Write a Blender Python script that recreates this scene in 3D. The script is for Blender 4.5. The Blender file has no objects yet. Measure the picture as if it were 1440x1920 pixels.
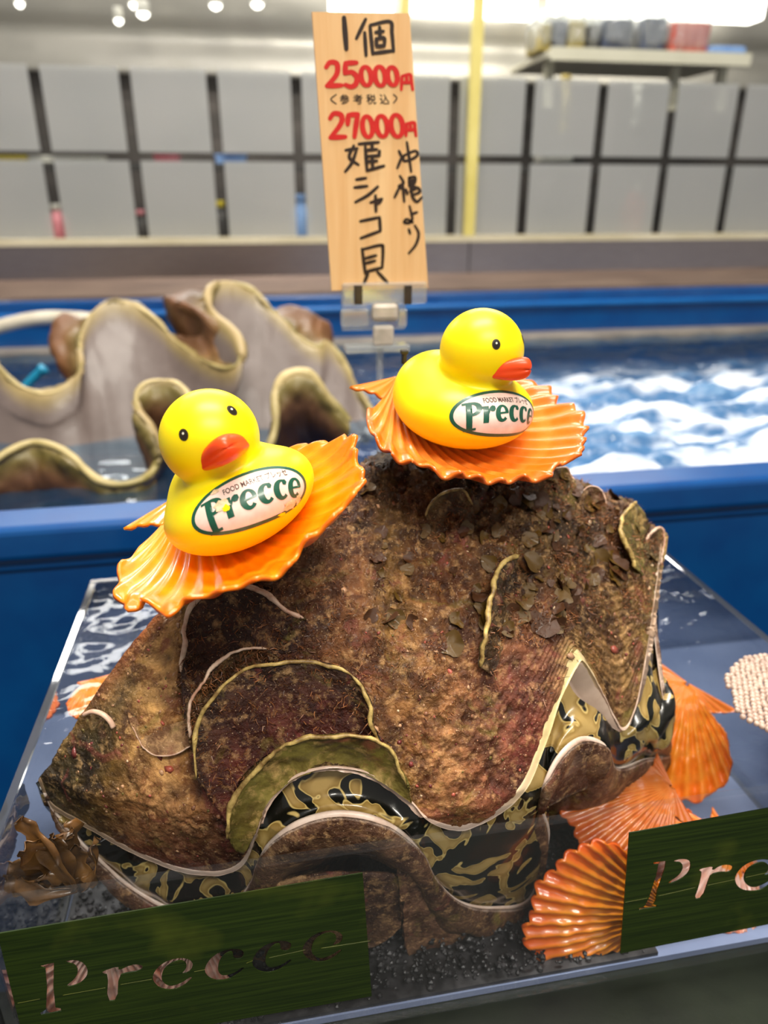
import bpy, bmesh, math, random
import numpy as np
from mathutils import Vector, Matrix
from mathutils.bvhtree import BVHTree
from mathutils.geometry import delaunay_2d_cdt

random.seed(7)
SC = bpy.context.scene
COL = SC.collection

# ------------------------------------------------------------------ camera, world, lights, exposure
F = 1380.0
PITCH = math.radians(23.0)
YAW = math.radians(-10.2)
CAM = np.array([0.0, 0.0, 0.25])
cd = bpy.data.cameras.new('camera')
cd.sensor_fit = 'HORIZONTAL'
cd.sensor_width = 36.0
cd.lens = 36.0 * F / 1440.0
cd.clip_start = 0.01
cd.clip_end = 50
cd.dof.use_dof = True
cd.dof.focus_distance = 0.315
cd.dof.aperture_fstop = 9.0
camo = bpy.data.objects.new('camera', cd)
COL.objects.link(camo)
camo.location = CAM
camo.rotation_euler = (math.pi / 2 - PITCH, 0, YAW)
SC.camera = camo

w = bpy.data.worlds.new('world')
SC.world = w
w.use_nodes = True
w.node_tree.nodes['Background'].inputs[0].default_value = (1.0, 0.95, 0.88, 1)
w.node_tree.nodes['Background'].inputs[1].default_value = 0.20

def area(name, loc, rot, sx, sy, power, color=(1, 0.93, 0.82)):
    l = bpy.data.lights.new(name, 'AREA')
    l.shape = 'RECTANGLE'
    l.size = sx
    l.size_y = sy
    l.energy = power
    l.color = color
    o = bpy.data.objects.new(name, l)
    COL.objects.link(o)
    o.location = loc
    o.rotation_euler = rot
    return o

# fluorescent ceiling fixtures of the shop, and the ones over the kitchen behind the glass
area('ceiling_lamp_over_display', (0.10, 0.42, 1.75), (0.0, 0, 0), 1.0, 0.30, 27)
area('ceiling_lamp_behind_viewer', (0.35, -0.9, 1.75), (0.0, 0, 0), 1.2, 0.30, 32)
area('ceiling_lamp_over_tank', (-0.2, 1.25, 1.55), (0.0, 0, 0), 2.2, 0.16, 5.5, (1, 0.96, 0.92))
area('ceiling_lamp_kitchen', (0.3, 2.55, 1.30), (0, 0, 0), 2.6, 0.45, 44, (1, 0.97, 0.93))

SC.view_settings.view_transform = 'Standard'
SC.view_settings.look = 'None'
SC.view_settings.exposure = 0.72
SC.view_settings.gamma = 1.0
SC.view_settings.use_curve_mapping = False
SC.cycles.transparent_max_bounces = 24

# ------------------------------------------------------------------ helpers: projection
def ray(px, py):
    x = (px - 720) / F
    y = -(py - 960) / F
    d = (x, math.cos(PITCH) + y * math.sin(PITCH), -math.sin(PITCH) + y * math.cos(PITCH))
    c, s = math.cos(YAW), math.sin(YAW)
    return np.array([c * d[0] - s * d[1], s * d[0] + c * d[1], d[2]])

def at_z(px, py, z):
    d = ray(px, py)
    return CAM + d * ((z - CAM[2]) / d[2])

def at_y(px, py, Y):
    d = ray(px, py)
    return CAM + d * (Y / d[1])

def at_d(px, py, dist):
    d = ray(px, py)
    return CAM + d / np.linalg.norm(d) * dist

def unit(v):
    v = np.asarray(v, float)
    return v / np.linalg.norm(v)
FWD = unit(ray(720, 960)); RIGHT = np.array([math.cos(YAW), math.sin(YAW), 0.0]); UPC = np.cross(RIGHT, FWD)

# ------------------------------------------------------------------ helpers: noise
def _hash(i, j, k, seed):
    h = (i * 374761393 + j * 668265263 + k * 2147483647 + seed * 974634777) & 0xFFFFFFFF
    h = ((h ^ (h >> 13)) * 1274126177) & 0xFFFFFFFF
    h = h ^ (h >> 16)
    return (h & 0xFFFF) / 65535.0

def vnoise(p, scale, seed=0):
    p = np.asarray(p, float) * scale
    i = np.floor(p).astype(np.int64)
    f = p - i
    u = f * f * (3 - 2 * f)
    r = 0
    for dx in (0, 1):
        for dy in (0, 1):
            for dz in (0, 1):
                wgt = (u[..., 0] if dx else 1 - u[..., 0]) * (u[..., 1] if dy else 1 - u[..., 1]) * (u[..., 2] if dz else 1 - u[..., 2])
                r = r + wgt * _hash(i[..., 0] + dx, i[..., 1] + dy, i[..., 2] + dz, seed)
    return r * 2 - 1

def fbm(p, scale, octv=4, seed=0, gain=0.5):
    a, r, s = 1.0, 0, scale
    for o in range(octv):
        r = r + a * vnoise(p, s, seed + o)
        a *= gain
        s *= 2.03
    return r

# ------------------------------------------------------------------ helpers: curves, grids
def crom(P, n):
    """Catmull-Rom resample of control points P (k,d) -> n points, uniform in index."""
    P = np.asarray(P, float)
    k = len(P)
    t = np.linspace(0, k - 1, n)
    i = np.minimum(t.astype(int), k - 2)
    f = (t - i)[:, None]
    p1, p2 = P[i], P[i + 1]
    p0 = np.where((i > 0)[:, None], P[np.maximum(i - 1, 0)], 2 * p1 - p2)
    p3 = np.where((i < k - 2)[:, None], P[np.minimum(i + 2, k - 1)], 2 * p2 - p1)
    return 0.5 * (2 * p1 + (p2 - p0) * f + (2 * p0 - 5 * p1 + 4 * p2 - p3) * f ** 2 + (3 * p1 - p0 - 3 * p2 + p3) * f ** 3)

def lin(P, n):
    """Resample by arc length, n points."""
    P = np.asarray(P, float)
    d = np.r_[0, np.cumsum(np.linalg.norm(np.diff(P, axis=0), axis=1))]
    t = np.linspace(0, d[-1], n)
    return np.stack([np.interp(t, d, P[:, c]) for c in range(P.shape[1])], 1)

def grid2(G, nu, nv):
    """bicubic resample of control grid G (a,b,d) -> (nu,nv,d)"""
    G = np.asarray(G, float)
    A = np.stack([crom(G[:, j], nu) for j in range(G.shape[1])], 1)
    return np.stack([crom(A[i], nv) for i in range(nu)], 0)

def grid_normals(V):
    du = np.gradient(V, axis=0)
    dv = np.gradient(V, axis=1)
    n = np.cross(du, dv)
    return n / (np.linalg.norm(n, axis=2, keepdims=True) + 1e-12)

def grid_faces(nu, nv, off=0, flip=False, wrap=False):
    f = []
    for i in range(nu if wrap else nu - 1):
        a0 = off + i * nv
        a1 = off + ((i + 1) % nu) * nv
        for j in range(nv - 1):
            q = (a0 + j, a1 + j, a1 + j + 1, a0 + j + 1)
            f.append(q[::-1] if flip else q)
    return f

def link(name, me, mat, parent=None, smooth=True):
    if mat is not None:
        me.materials.append(mat)
    o = bpy.data.objects.new(name, me)
    COL.objects.link(o)
    if smooth:
        me.polygons.foreach_set('use_smooth', [True] * len(me.polygons))
    if parent is not None:
        attach(o, parent)
    return o

def attach(o, parent):
    o.parent = parent
    M = Matrix.Identity(4)
    p = parent
    while p is not None:
        M = p.matrix_basis @ M if p.parent is None else p.matrix_parent_inverse @ p.matrix_basis @ M
        p = p.parent
    o.matrix_parent_inverse = M.inverted()

def mesh(name, V, Fc, mat, parent=None, smooth=True, colors=None):
    me = bpy.data.meshes.new(name)
    me.from_pydata([tuple(map(float, v)) for v in V], [], Fc)
    me.update()
    if colors is not None:
        ca = me.color_attributes.new('Col', 'FLOAT_COLOR', 'POINT')
        c = np.ones((len(V), 4), np.float32)
        c[:, :3] = colors
        ca.data.foreach_set('color', c.ravel())
    return link(name, me, mat, parent, smooth)

def sheet(name, V, mat, parent=None, thick=0.0012, colors=None, flip=False):
    """grid surface with real thickness, closed all round (V = outer layer)."""
    nu, nv = V.shape[:2]
    N = grid_normals(V) * (-1 if flip else 1)
    B = V - N * thick
    allv = np.concatenate([V.reshape(-1, 3), B.reshape(-1, 3)])
    n = nu * nv
    f = grid_faces(nu, nv, 0, flip) + grid_faces(nu, nv, n, not flip)
    def edge(idx):
        for a, b in zip(idx[:-1], idx[1:]):
            f.append((a, b, b + n, a + n))
    edge([i * nv for i in range(nu)])
    edge([i * nv + nv - 1 for i in range(nu)])
    edge(list(range(nv)))
    edge([(nu - 1) * nv + j for j in range(nv)])
    if colors is not None:
        c = colors.reshape(-1, 3)
        colors = np.concatenate([c, c])
    return mesh(name, allv, f, mat, parent, True, colors)

def tube_data(P, r, seg=8, off=0, flat=1.0):
    P = np.asarray(P, float)
    n = len(P)
    r = np.full(n, r) if np.isscalar(r) else np.asarray(r, float)
    T = np.gradient(P, axis=0)
    T /= np.linalg.norm(T, axis=1, keepdims=True) + 1e-12
    up = np.array([0, 0, 1.0]) if abs(T[0][2]) < 0.9 else np.array([0, 1.0, 0])
    V, Fc = [], []
    for i in range(n):
        a = np.cross(T[i], up)
        a /= np.linalg.norm(a) + 1e-12
        b = np.cross(a, T[i])
        up = b
        for k in range(seg):
            th = 2 * math.pi * k / seg
            V.append(P[i] + r[i] * (math.cos(th) * a + flat * math.sin(th) * b))
    for i in range(n - 1):
        for k in range(seg):
            k2 = (k + 1) % seg
            Fc.append((off + i * seg + k, off + i * seg + k2, off + (i + 1) * seg + k2, off + (i + 1) * seg + k))
    Fc.append(tuple(off + k for k in reversed(range(seg))))
    Fc.append(tuple(off + (n - 1) * seg + k for k in range(seg)))
    return V, Fc

def tube(name, P, r, mat, parent=None, seg=8, flat=1.0):
    V, Fc = tube_data(P, r, seg, 0, flat)
    return mesh(name, V, Fc, mat, parent)

def box_data(lo, hi):
    (x0, y0, z0), (x1, y1, z1) = lo, hi
    V = [(x0, y0, z0), (x1, y0, z0), (x1, y1, z0), (x0, y1, z0), (x0, y0, z1), (x1, y0, z1), (x1, y1, z1), (x0, y1, z1)]
    Fc = [(0, 3, 2, 1), (4, 5, 6, 7), (0, 1, 5, 4), (1, 2, 6, 5), (2, 3, 7, 6), (3, 0, 4, 7)]
    return V, Fc

def box(name, lo, hi, mat, parent=None, bevel=0.0, segs=2):
    V, Fc = box_data(lo, hi)
    o = mesh(name, V, Fc, mat, parent, smooth=False)
    if bevel:
        bm = bmesh.new()
        bm.from_mesh(o.data)
        bmesh.ops.bevel(bm, geom=bm.edges[:], offset=bevel, segments=segs, affect='EDGES', profile=0.5)
        bm.to_mesh(o.data)
        bm.free()
    return o

def prism(name, poly, y0, y1, mat, parent=None):
    """polygon of (x,z) extruded from y0 to y1"""
    n = len(poly)
    V = [(x, y0, z) for x, z in poly] + [(x, y1, z) for x, z in poly]
    Fc = [tuple(range(n)), tuple(reversed(range(n, 2 * n)))] + [(i, i + n, (i + 1) % n + n, (i + 1) % n) for i in range(n)]
    o = mesh(name, V, Fc, mat, parent, smooth=False)
    bm = bmesh.new(); bm.from_mesh(o.data)
    bmesh.ops.recalc_face_normals(bm, faces=bm.faces[:])
    bm.to_mesh(o.data); bm.free()
    return o

def lathe(name, prof, cx, cy, mat, parent=None, seg=24):
    V, Fc = [], []
    for r, z in prof:
        for k in range(seg):
            a = 2 * math.pi * k / seg
            V.append((cx + r * math.cos(a), cy + r * math.sin(a), z))
    for i in range(len(prof) - 1):
        for k in range(seg):
            k2 = (k + 1) % seg
            Fc.append((i * seg + k, i * seg + k2, (i + 1) * seg + k2, (i + 1) * seg + k))
    Fc.append(tuple(reversed(range(seg))))
    Fc.append(tuple((len(prof) - 1) * seg + k for k in range(seg)))
    return mesh(name, V, Fc, mat, parent)

def thing(name, label, cat, loc=(0, 0, 0), group=None):
    o = bpy.data.objects.new(name, None)
    COL.objects.link(o)
    o.empty_display_size = 0.01
    o.location = [float(c) for c in loc]
    return tag(o, label, cat, group)

def tag(o, label=None, cat=None, group=None, kind=None):
    if label: o['label'] = label
    if cat: o['category'] = cat
    if group: o['group'] = group
    if kind: o['kind'] = kind
    return o

# ------------------------------------------------------------------ helpers: materials
def srgb(r, g, b):
    return tuple(((c / 255) / 12.92 if c / 255 <= 0.04045 else (((c / 255) + 0.055) / 1.055) ** 2.4) for c in (r, g, b))

def newmat(name):
    m = bpy.data.materials.new(name)
    m.use_nodes = True
    nt = m.node_tree
    b = nt.nodes['Principled BSDF']
    return m, nt, b

def N(nt, typ, **kw):
    n = nt.nodes.new(typ)
    for k, v in kw.items():
        if k in n.inputs:
            n.inputs[k].default_value = v
        else:
            setattr(n, k, v)
    return n

def noise_fac(nt, scale, detail=4, rough=0.55, lo=0.35, hi=0.65, dist=0.0, vec=None):
    if vec is None:
        tc = N(nt, 'ShaderNodeTexCoord')
        vec = tc.outputs['Object']
    n = N(nt, 'ShaderNodeTexNoise', Scale=scale, Detail=detail, Roughness=rough, Distortion=dist)
    nt.links.new(vec, n.inputs['Vector'])
    r = N(nt, 'ShaderNodeMapRange')
    r.inputs['From Min'].default_value = lo
    r.inputs['From Max'].default_value = hi
    nt.links.new(n.outputs['Fac'], r.inputs['Value'])
    return r.outputs['Result']

def mixc(nt, fac, a, b, mode='MIX'):
    m = N(nt, 'ShaderNodeMix')
    m.data_type = 'RGBA'
    m.blend_type = mode
    for s, v in ((m.inputs[0], fac), (m.inputs[6], a), (m.inputs[7], b)):
        if hasattr(v, 'is_linked') or isinstance(v, bpy.types.NodeSocket):
            nt.links.new(v, s)
        elif isinstance(v, (int, float)):
            s.default_value = v
        else:
            s.default_value = (*v, 1)
    return m.outputs[2]

def bump(nt, b, scale, strength, dist=0.001, detail=5, vec=None):
    tc = N(nt, 'ShaderNodeTexCoord')
    n = N(nt, 'ShaderNodeTexNoise', Scale=scale, Detail=detail, Roughness=0.6)
    nt.links.new(vec or tc.outputs['Object'], n.inputs['Vector'])
    bp = N(nt, 'ShaderNodeBump', Strength=strength, Distance=dist)
    nt.links.new(n.outputs['Fac'], bp.inputs['Height'])
    nt.links.new(bp.outputs['Normal'], b.inputs['Normal'])
    return bp

def pmat(name, c1, c2=None, scale=40, rough=0.5, metal=0.0, spec=0.5, coat=0.0, bmp=None, sss=0.0, lo=0.35, hi=0.65, stretch=None, emit=0.0):
    m, nt, b = newmat(name)
    vec = None
    if stretch:
        tc = N(nt, 'ShaderNodeTexCoord')
        mp = N(nt, 'ShaderNodeMapping')
        mp.inputs['Scale'].default_value = stretch
        nt.links.new(tc.outputs['Object'], mp.inputs['Vector'])
        vec = mp.outputs['Vector']
    f = noise_fac(nt, scale, lo=lo, hi=hi, vec=vec)
    col = mixc(nt, f, c1, c2 if c2 is not None else tuple(c * 0.92 for c in c1))
    nt.links.new(col, b.inputs['Base Color'])
    b.inputs['Roughness'].default_value = rough
    b.inputs['Metallic'].default_value = metal
    b.inputs['Specular IOR Level'].default_value = spec
    b.inputs['Coat Weight'].default_value = coat
    b.inputs['Coat Roughness'].default_value = 0.08
    if sss:
        b.inputs['Subsurface Weight'].default_value = sss
        b.inputs['Subsurface Radius'].default_value = (0.006, 0.003, 0.001)
        b.inputs['Subsurface Scale'].default_value = 1.0
    if bmp:
        bump(nt, b, bmp[0], bmp[1], bmp[2] if len(bmp) > 2 else 0.001, vec=vec)
    if emit:
        nt.links.new(col, b.inputs['Emission Color'])
        b.inputs['Emission Strength'].default_value = emit
    return m

def schlick(nt, ior):
    lw = N(nt, 'ShaderNodeLayerWeight', Blend=0.5)
    pw = N(nt, 'ShaderNodeMath', operation='POWER'); pw.inputs[1].default_value = 5.0
    nt.links.new(lw.outputs['Facing'], pw.inputs[0])
    f0 = ((ior - 1) / (ior + 1)) ** 2
    ma = N(nt, 'ShaderNodeMath', operation='MULTIPLY_ADD'); ma.inputs[1].default_value = 1 - f0; ma.inputs[2].default_value = f0
    nt.links.new(pw.outputs[0], ma.inputs[0])
    return ma.outputs[0], lw

def clear_mat(name, tint, ior=1.45, rough=0.03, bmp=None, extra=0.0, milky=None):
    """clear sheet: see-through, mirror part by Fresnel, an optional faint diffuse haze of its own"""
    m, nt, b = newmat(name)
    nt.nodes.remove(b)
    out = nt.nodes['Material Output']
    t = N(nt, 'ShaderNodeBsdfTransparent')
    t.inputs[0].default_value = (*tint, 1)
    g = N(nt, 'ShaderNodeBsdfGlossy', Roughness=rough)
    fr, frs = schlick(nt, ior)
    base = t.outputs[0]
    if milky:
        d = N(nt, 'ShaderNodeBsdfDiffuse')
        d.inputs[0].default_value = (*milky[:3], 1)
        mm = N(nt, 'ShaderNodeMixShader')
        mm.inputs[0].default_value = milky[3]
        nt.links.new(t.outputs[0], mm.inputs[1])
        nt.links.new(d.outputs[0], mm.inputs[2])
        base = mm.outputs[0]
    mx = N(nt, 'ShaderNodeMixShader')
    ad = N(nt, 'ShaderNodeMath', operation='ADD')
    ad.inputs[1].default_value = extra
    nt.links.new(fr, ad.inputs[0])
    nt.links.new(ad.outputs[0], mx.inputs[0])
    nt.links.new(base, mx.inputs[1])
    nt.links.new(g.outputs[0], mx.inputs[2])
    nt.links.new(mx.outputs[0], out.inputs[0])
    if bmp:
        tc = N(nt, 'ShaderNodeTexCoord')
        n = N(nt, 'ShaderNodeTexNoise', Scale=bmp[0], Detail=3, Distortion=0.6)
        nt.links.new(tc.outputs['Object'], n.inputs['Vector'])
        bp = N(nt, 'ShaderNodeBump', Strength=bmp[1], Distance=bmp[2])
        nt.links.new(n.outputs['Fac'], bp.inputs['Height'])
        nt.links.new(bp.outputs['Normal'], g.inputs['Normal'])
        nt.links.new(bp.outputs['Normal'], frs.inputs['Normal'])
    return m

def shell_mat(name, rough=0.4, contrast=1.0, bmp=0.8, sc=60, speck=True):
    """weathered wet shell: colour attribute broken up by patches, speckles and pits"""
    m, nt, b = newmat(name)
    at = N(nt, 'ShaderNodeAttribute', attribute_name='Col')
    c = at.outputs['Color']
    dark = mixc(nt, 1.0, c, (0.30, 0.22, 0.18), 'MULTIPLY')
    light = mixc(nt, 0.42, c, srgb(222, 176, 118))
    f1 = noise_fac(nt, sc, 6, 0.65, 0.42, 0.62, 0.5)
    f2 = noise_fac(nt, sc * 2.7, 6, 0.7, 0.52, 0.68, 0.3)
    c1 = mixc(nt, f1, dark, c)
    c2 = mixc(nt, f2, c1, light)
    f3 = noise_fac(nt, sc * 0.7, 4, 0.6, 0.60, 0.72, 1.0)
    c3 = mixc(nt, f3, c2, mixc(nt, 0.75, c, srgb(120, 52, 48)))
    f4 = noise_fac(nt, sc * 0.55, 4, 0.6, 0.30, 0.40, 1.0)
    c4 = mixc(nt, f4, mixc(nt, 0.7, c, srgb(112, 100, 40)), c3)
    if speck:
        tc = N(nt, 'ShaderNodeTexCoord')
        vo = N(nt, 'ShaderNodeTexVoronoi', Scale=sc * 7)
        nt.links.new(tc.outputs['Object'], vo.inputs['Vector'])
        r = N(nt, 'ShaderNodeMapRange')
        r.inputs['From Min'].default_value = 0.16
        r.inputs['From Max'].default_value = 0.10
        nt.links.new(vo.outputs['Distance'], r.inputs['Value'])
        c4 = mixc(nt, r.outputs['Result'], c4, mixc(nt, 0.45, c4, srgb(232, 200, 160)))
    nt.links.new(c4, b.inputs['Base Color'])
    b.inputs['Roughness'].default_value = rough
    b.inputs['Specular IOR Level'].default_value = 0.38
    b.inputs['Coat Weight'].default_value = 0.04
    b.inputs['Coat Roughness'].default_value = 0.12
    bump(nt, b, sc * 6, bmp, 0.0022, 8)
    return m

# ------------------------------------------------------------------ materials
M = {}
M['blue'] = pmat('blue_plastic', srgb(0, 74, 138), srgb(0, 64, 128), 18, 0.28, coat=0.2, bmp=(60, 0.05))
M['blue2'] = pmat('blue_plastic_light', srgb(20, 104, 176), srgb(8, 92, 164), 12, 0.35)
M['steel'] = pmat('brushed_steel', (0.46, 0.39, 0.37), (0.36, 0.30, 0.29), 30, 0.28, 1.0, stretch=(1, 8, 60), bmp=(60, 0.08))
M['steel_dark'] = pmat('dull_steel', (0.15, 0.13, 0.12), (0.09, 0.08, 0.075), 6, 0.4, 0.85, stretch=(1, 1, 4))
M['hood'] = pmat('hood_steel', (0.50, 0.47, 0.42), (0.40, 0.38, 0.34), 3, 0.38, 0.45)
M['beige'] = pmat('beige_sill', srgb(122, 104, 92), srgb(98, 82, 74), 8, 0.5, stretch=(1, 6, 6))
M['stone'] = pmat('grey_ledge', srgb(150, 142, 132), srgb(122, 116, 110), 14, 0.5)
M['cream_rail'] = pmat('cream_rail', srgb(205, 196, 170), srgb(190, 180, 150), 10, 0.5)
M['yellow_edge'] = pmat('yellow_glass_edge', srgb(222, 208, 128), srgb(205, 190, 105), 10, 0.35)
M['dark_floor'] = pmat('dark_green_slate', srgb(10, 15, 11), srgb(30, 36, 26), 14, 0.5, spec=0.2, bmp=(50, 0.3))
M['white'] = pmat('white_plastic', srgb(225, 222, 212), srgb(212, 208, 196), 12, 0.4)
M['shelf'] = pmat('cream_shelf', srgb(222, 216, 196), srgb(208, 202, 180), 6, 0.45)
M['navy'] = pmat('navy_bag', srgb(46, 52, 74), srgb(84, 92, 116), 40, 0.3, stretch=(3, 1, 1))
M['ochre'] = pmat('ochre_box', srgb(186, 164, 84), srgb(160, 140, 70), 20, 0.5, stretch=(4, 1, 1))
M['red'] = pmat('red_pack', srgb(196, 70, 58), srgb(222, 130, 110), 22, 0.4, stretch=(4, 1, 1))
M['lightblue'] = pmat('lightblue_cloth', srgb(110, 150, 214), srgb(150, 184, 232), 20, 0.6)
M['darkgrey'] = pmat('dark_grey', srgb(66, 62, 60), srgb(48, 46, 44), 20, 0.5)
M['yellow_pack'] = pmat('yellow_pack', srgb(226, 202, 40), srgb(206, 180, 30), 12, 0.5)
M['pink_red'] = pmat('pink_pack', srgb(196, 66, 78), srgb(230, 150, 160), 10, 0.5)
M['frost'] = None
def frosted():
    m, nt, b = newmat('frosted_film')
    out = nt.nodes['Material Output']
    f = noise_fac(nt, 5, 3, 0.5, 0.3, 0.7)
    col = mixc(nt, f, srgb(206, 206, 203), srgb(194, 196, 194))
    d = N(nt, 'ShaderNodeBsdfDiffuse'); nt.links.new(col, d.inputs[0])
    r = N(nt, 'ShaderNodeBsdfRefraction', Roughness=0.32, IOR=1.08)
    r.inputs[0].default_value = (0.9, 0.92, 0.92, 1)
    g = N(nt, 'ShaderNodeBsdfGlossy', Roughness=0.35)
    mx = N(nt, 'ShaderNodeMixShader'); mx.inputs[0].default_value = 0.55
    nt.links.new(d.outputs[0], mx.inputs[1]); nt.links.new(r.outputs[0], mx.inputs[2])
    mx2 = N(nt, 'ShaderNodeMixShader'); mx2.inputs[0].default_value = 0.06
    nt.links.new(mx.outputs[0], mx2.inputs[1]); nt.links.new(g.outputs[0], mx2.inputs[2])
    nt.links.new(mx2.outputs[0], out.inputs[0])
    nt.nodes.remove(b)
    return m
M['frost'] = frosted()
M['acrylic'] = clear_mat('clear_acrylic', (0.965, 0.975, 0.985), 1.42, 0.02, extra=0.0, milky=(0.75, 0.78, 0.84, 0.008))
M['acrylic_wet'] = clear_mat('acrylic_backed_by_water', (0.95, 0.965, 0.98), 1.45, 0.03, extra=0.42, milky=(0.75, 0.78, 0.84, 0.02))
M['acrylic_clip'] = clear_mat('clear_clip_plastic', (0.93, 0.94, 0.93), 1.5, 0.06, extra=0.05, milky=(0.8, 0.8, 0.78, 0.16))
M['window'] = clear_mat('window_glass', (0.97, 0.98, 0.98), 1.3, 0.02)
M['water'] = clear_mat('clear_water', (0.90, 0.94, 0.97), 1.36, 0.04, bmp=(34, 0.22, 0.005))
M['wrap'] = clear_mat('plastic_wrap', (0.9, 0.92, 0.92), 1.5, 0.12, bmp=(30, 1.0, 0.02), milky=(0.85, 0.86, 0.86, 0.25))
M['lamp'] = pmat('lamp_glow', (1.0, 0.96, 0.86), (1.0, 0.95, 0.84), 5, 0.5, emit=4.0)

# ------------------------------------------------------------------ the setting behind: tank, counter, glass partition, kitchen
TW = 0.0            # water level in the big tank
YB = 1.44           # tank's back wall
YG = 1.60           # glass partition
def zat(py, Y, px=700): return float(at_y(px, py, Y)[2])

# blue tank in front of which the clear box stands
tank = thing('fish_tank', 'large blue plastic fish tank full of churning water behind the clear box', 'tank', (0.3, 0.58, -0.5))
rim = box('front_rim', (-1.2, 0.553, -0.010), (1.8, 0.598, 0.019), M['blue'], tank, 0.006, 3)
box('front_rim_step', (-1.2, 0.562, -0.022), (1.8, 0.598, -0.010), M['blue'], tank, 0.003, 2)
box('front_wall', (-1.2, 0.566, -0.5), (1.8, 0.592, -0.020), M['blue'], tank)
box('tank_floor', (-1.2, 0.592, -0.5), (1.8, YB, -0.30), M['blue'], tank)
box('back_wall', (-1.2, YB, -0.5), (1.8, YB + 0.02, zat(552, YB)), M['blue'], tank, 0.004, 2)
box('back_rim', (-1.2, YB - 0.012, zat(582, YB)), (1.8, YB + 0.02, zat(572, YB)), M['blue2'], tank, 0.003, 2)
box('back_ledge', (-1.2, YB - 0.05, TW - 0.02), (1.8, YB, zat(630, YB)), M['stone'], tank, 0.004, 2)
box('side_wall', (-1.22, 0.566, -0.5), (-1.2, YB, 0.0), M['blue'], tank)
box('side_wall', (1.8, 0.566, -0.5), (1.82, YB, 0.0), M['blue'], tank)

def tank_water():
    m, nt, b = newmat('tank_water')
    out = nt.nodes['Material Output']
    nt.nodes.remove(b)
    at = N(nt, 'ShaderNodeAttribute', attribute_name='Col')
    sep = N(nt, 'ShaderNodeSeparateColor'); nt.links.new(at.outputs['Color'], sep.inputs[0])
    t = N(nt, 'ShaderNodeBsdfTransparent'); t.inputs[0].default_value = (0.72, 0.84, 0.92, 1)
    g = N(nt, 'ShaderNodeBsdfGlossy', Roughness=0.06)
    fr, _ = schlick(nt, 1.34)
    mx = N(nt, 'ShaderNodeMixShader')
    nt.links.new(fr, mx.inputs[0]); nt.links.new(t.outputs[0], mx.inputs[1]); nt.links.new(g.outputs[0], mx.inputs[2])
    d = N(nt, 'ShaderNodeBsdfDiffuse'); d.inputs[0].default_value = (*srgb(226, 232, 240), 1)
    tc = N(nt, 'ShaderNodeTexCoord')
    n = N(nt, 'ShaderNodeTexNoise', Scale=60, Detail=5, Roughness=0.6)
    nt.links.new(tc.outputs['Object'], n.inputs['Vector'])
    ad = N(nt, 'ShaderNodeMath', operation='MULTIPLY_ADD'); ad.inputs[1].default_value = 0.9; ad.inputs[2].default_value = -0.42
    nt.links.new(n.outputs['Fac'], ad.inputs[0])
    a2 = N(nt, 'ShaderNodeMath', operation='ADD'); a2.use_clamp = True
    nt.links.new(sep.outputs[0], a2.inputs[0]); nt.links.new(ad.outputs[0], a2.inputs[1])
    ml = N(nt, 'ShaderNodeMath', operation='MULTIPLY'); ml.use_clamp = True
    nt.links.new(a2.outputs[0], ml.inputs[0]); nt.links.new(sep.outputs[1], ml.inputs[1])
    d2 = N(nt, 'ShaderNodeBsdfDiffuse'); d2.inputs[0].default_value = (*srgb(92, 140, 190), 1)
    cl = N(nt, 'ShaderNodeMath', operation='MULTIPLY_ADD'); cl.inputs[1].default_value = 0.45; cl.inputs[2].default_value = 0.06
    nt.links.new(sep.outputs[1], cl.inputs[0])
    mt = N(nt, 'ShaderNodeMixShader')
    nt.links.new(cl.outputs[0], mt.inputs[0]); nt.links.new(mx.outputs[0], mt.inputs[1]); nt.links.new(d2.outputs[0], mt.inputs[2])
    mx = mt
    fm = N(nt, 'ShaderNodeMixShader')
    nt.links.new(ml.outputs[0], fm.inputs[0]); nt.links.new(mx.outputs[0], fm.inputs[1]); nt.links.new(d.outputs[0], fm.inputs[2])
    nt.links.new(fm.outputs[0], out.inputs[0])
    return m
nx, ny = 420, 200
X, Yy = np.meshgrid(np.linspace(-1.2, 1.8, nx), np.linspace(0.598, YB - 0.03, ny), indexing='ij')
P3 = np.stack([X, Yy * 1.0, X * 0], 2)
foam = np.clip((X - 0.14) / 0.16, 0, 1) * np.clip((1.16 - Yy) / 0.2, 0, 1)          # where the inlet churns the water
h = fbm(P3 * np.array([1, 2.2, 1]), 14, 4, 3) * (0.004 + 0.010 * foam)
fo = np.clip(fbm(P3 * np.array([1, 2.6, 1]), 15, 4, 11) * 1.25 + 0.22, 0, 1)
V = np.stack([X, Yy, TW + h - 0.004], 2)
cols = np.stack([fo, foam, foam], 2)
tag(mesh('tank_water', V.reshape(-1, 3), grid_faces(nx, ny), tank_water(), None, True, cols.reshape(-1, 3)),
    'choppy blue water with white foam filling the large blue tank', 'water', kind='stuff')

# pale hose along the tank
hp = [at_y(x, y, 1.30) for x, y in ((-160, 655), (-80, 640), (0, 612), (70, 597), (130, 596), (190, 604), (260, 640), (300, 680))]
hp = [np.array(p) for p in hp]
tag(tube('air_hose', crom(hp, 50), 0.011, pmat('hose_white', srgb(214, 206, 188), srgb(196, 188, 168), 30, 0.4), None, 12),
    'pale cream hose curving over the tank behind the big open clam shell', 'hose')
cp = [at_y(x, y, 1.0) for x, y in ((40, 735), (60, 712), (84, 690))]
tag(tube('blue_clip', crom(cp, 12), [0.006] * 10 + [0.0075] * 2, pmat('cyan_plastic', srgb(28, 150, 190), srgb(20, 120, 160), 20, 0.3), None, 10),
    'small turquoise plastic clip behind the rim of the open clam shell', 'clip')

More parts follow.
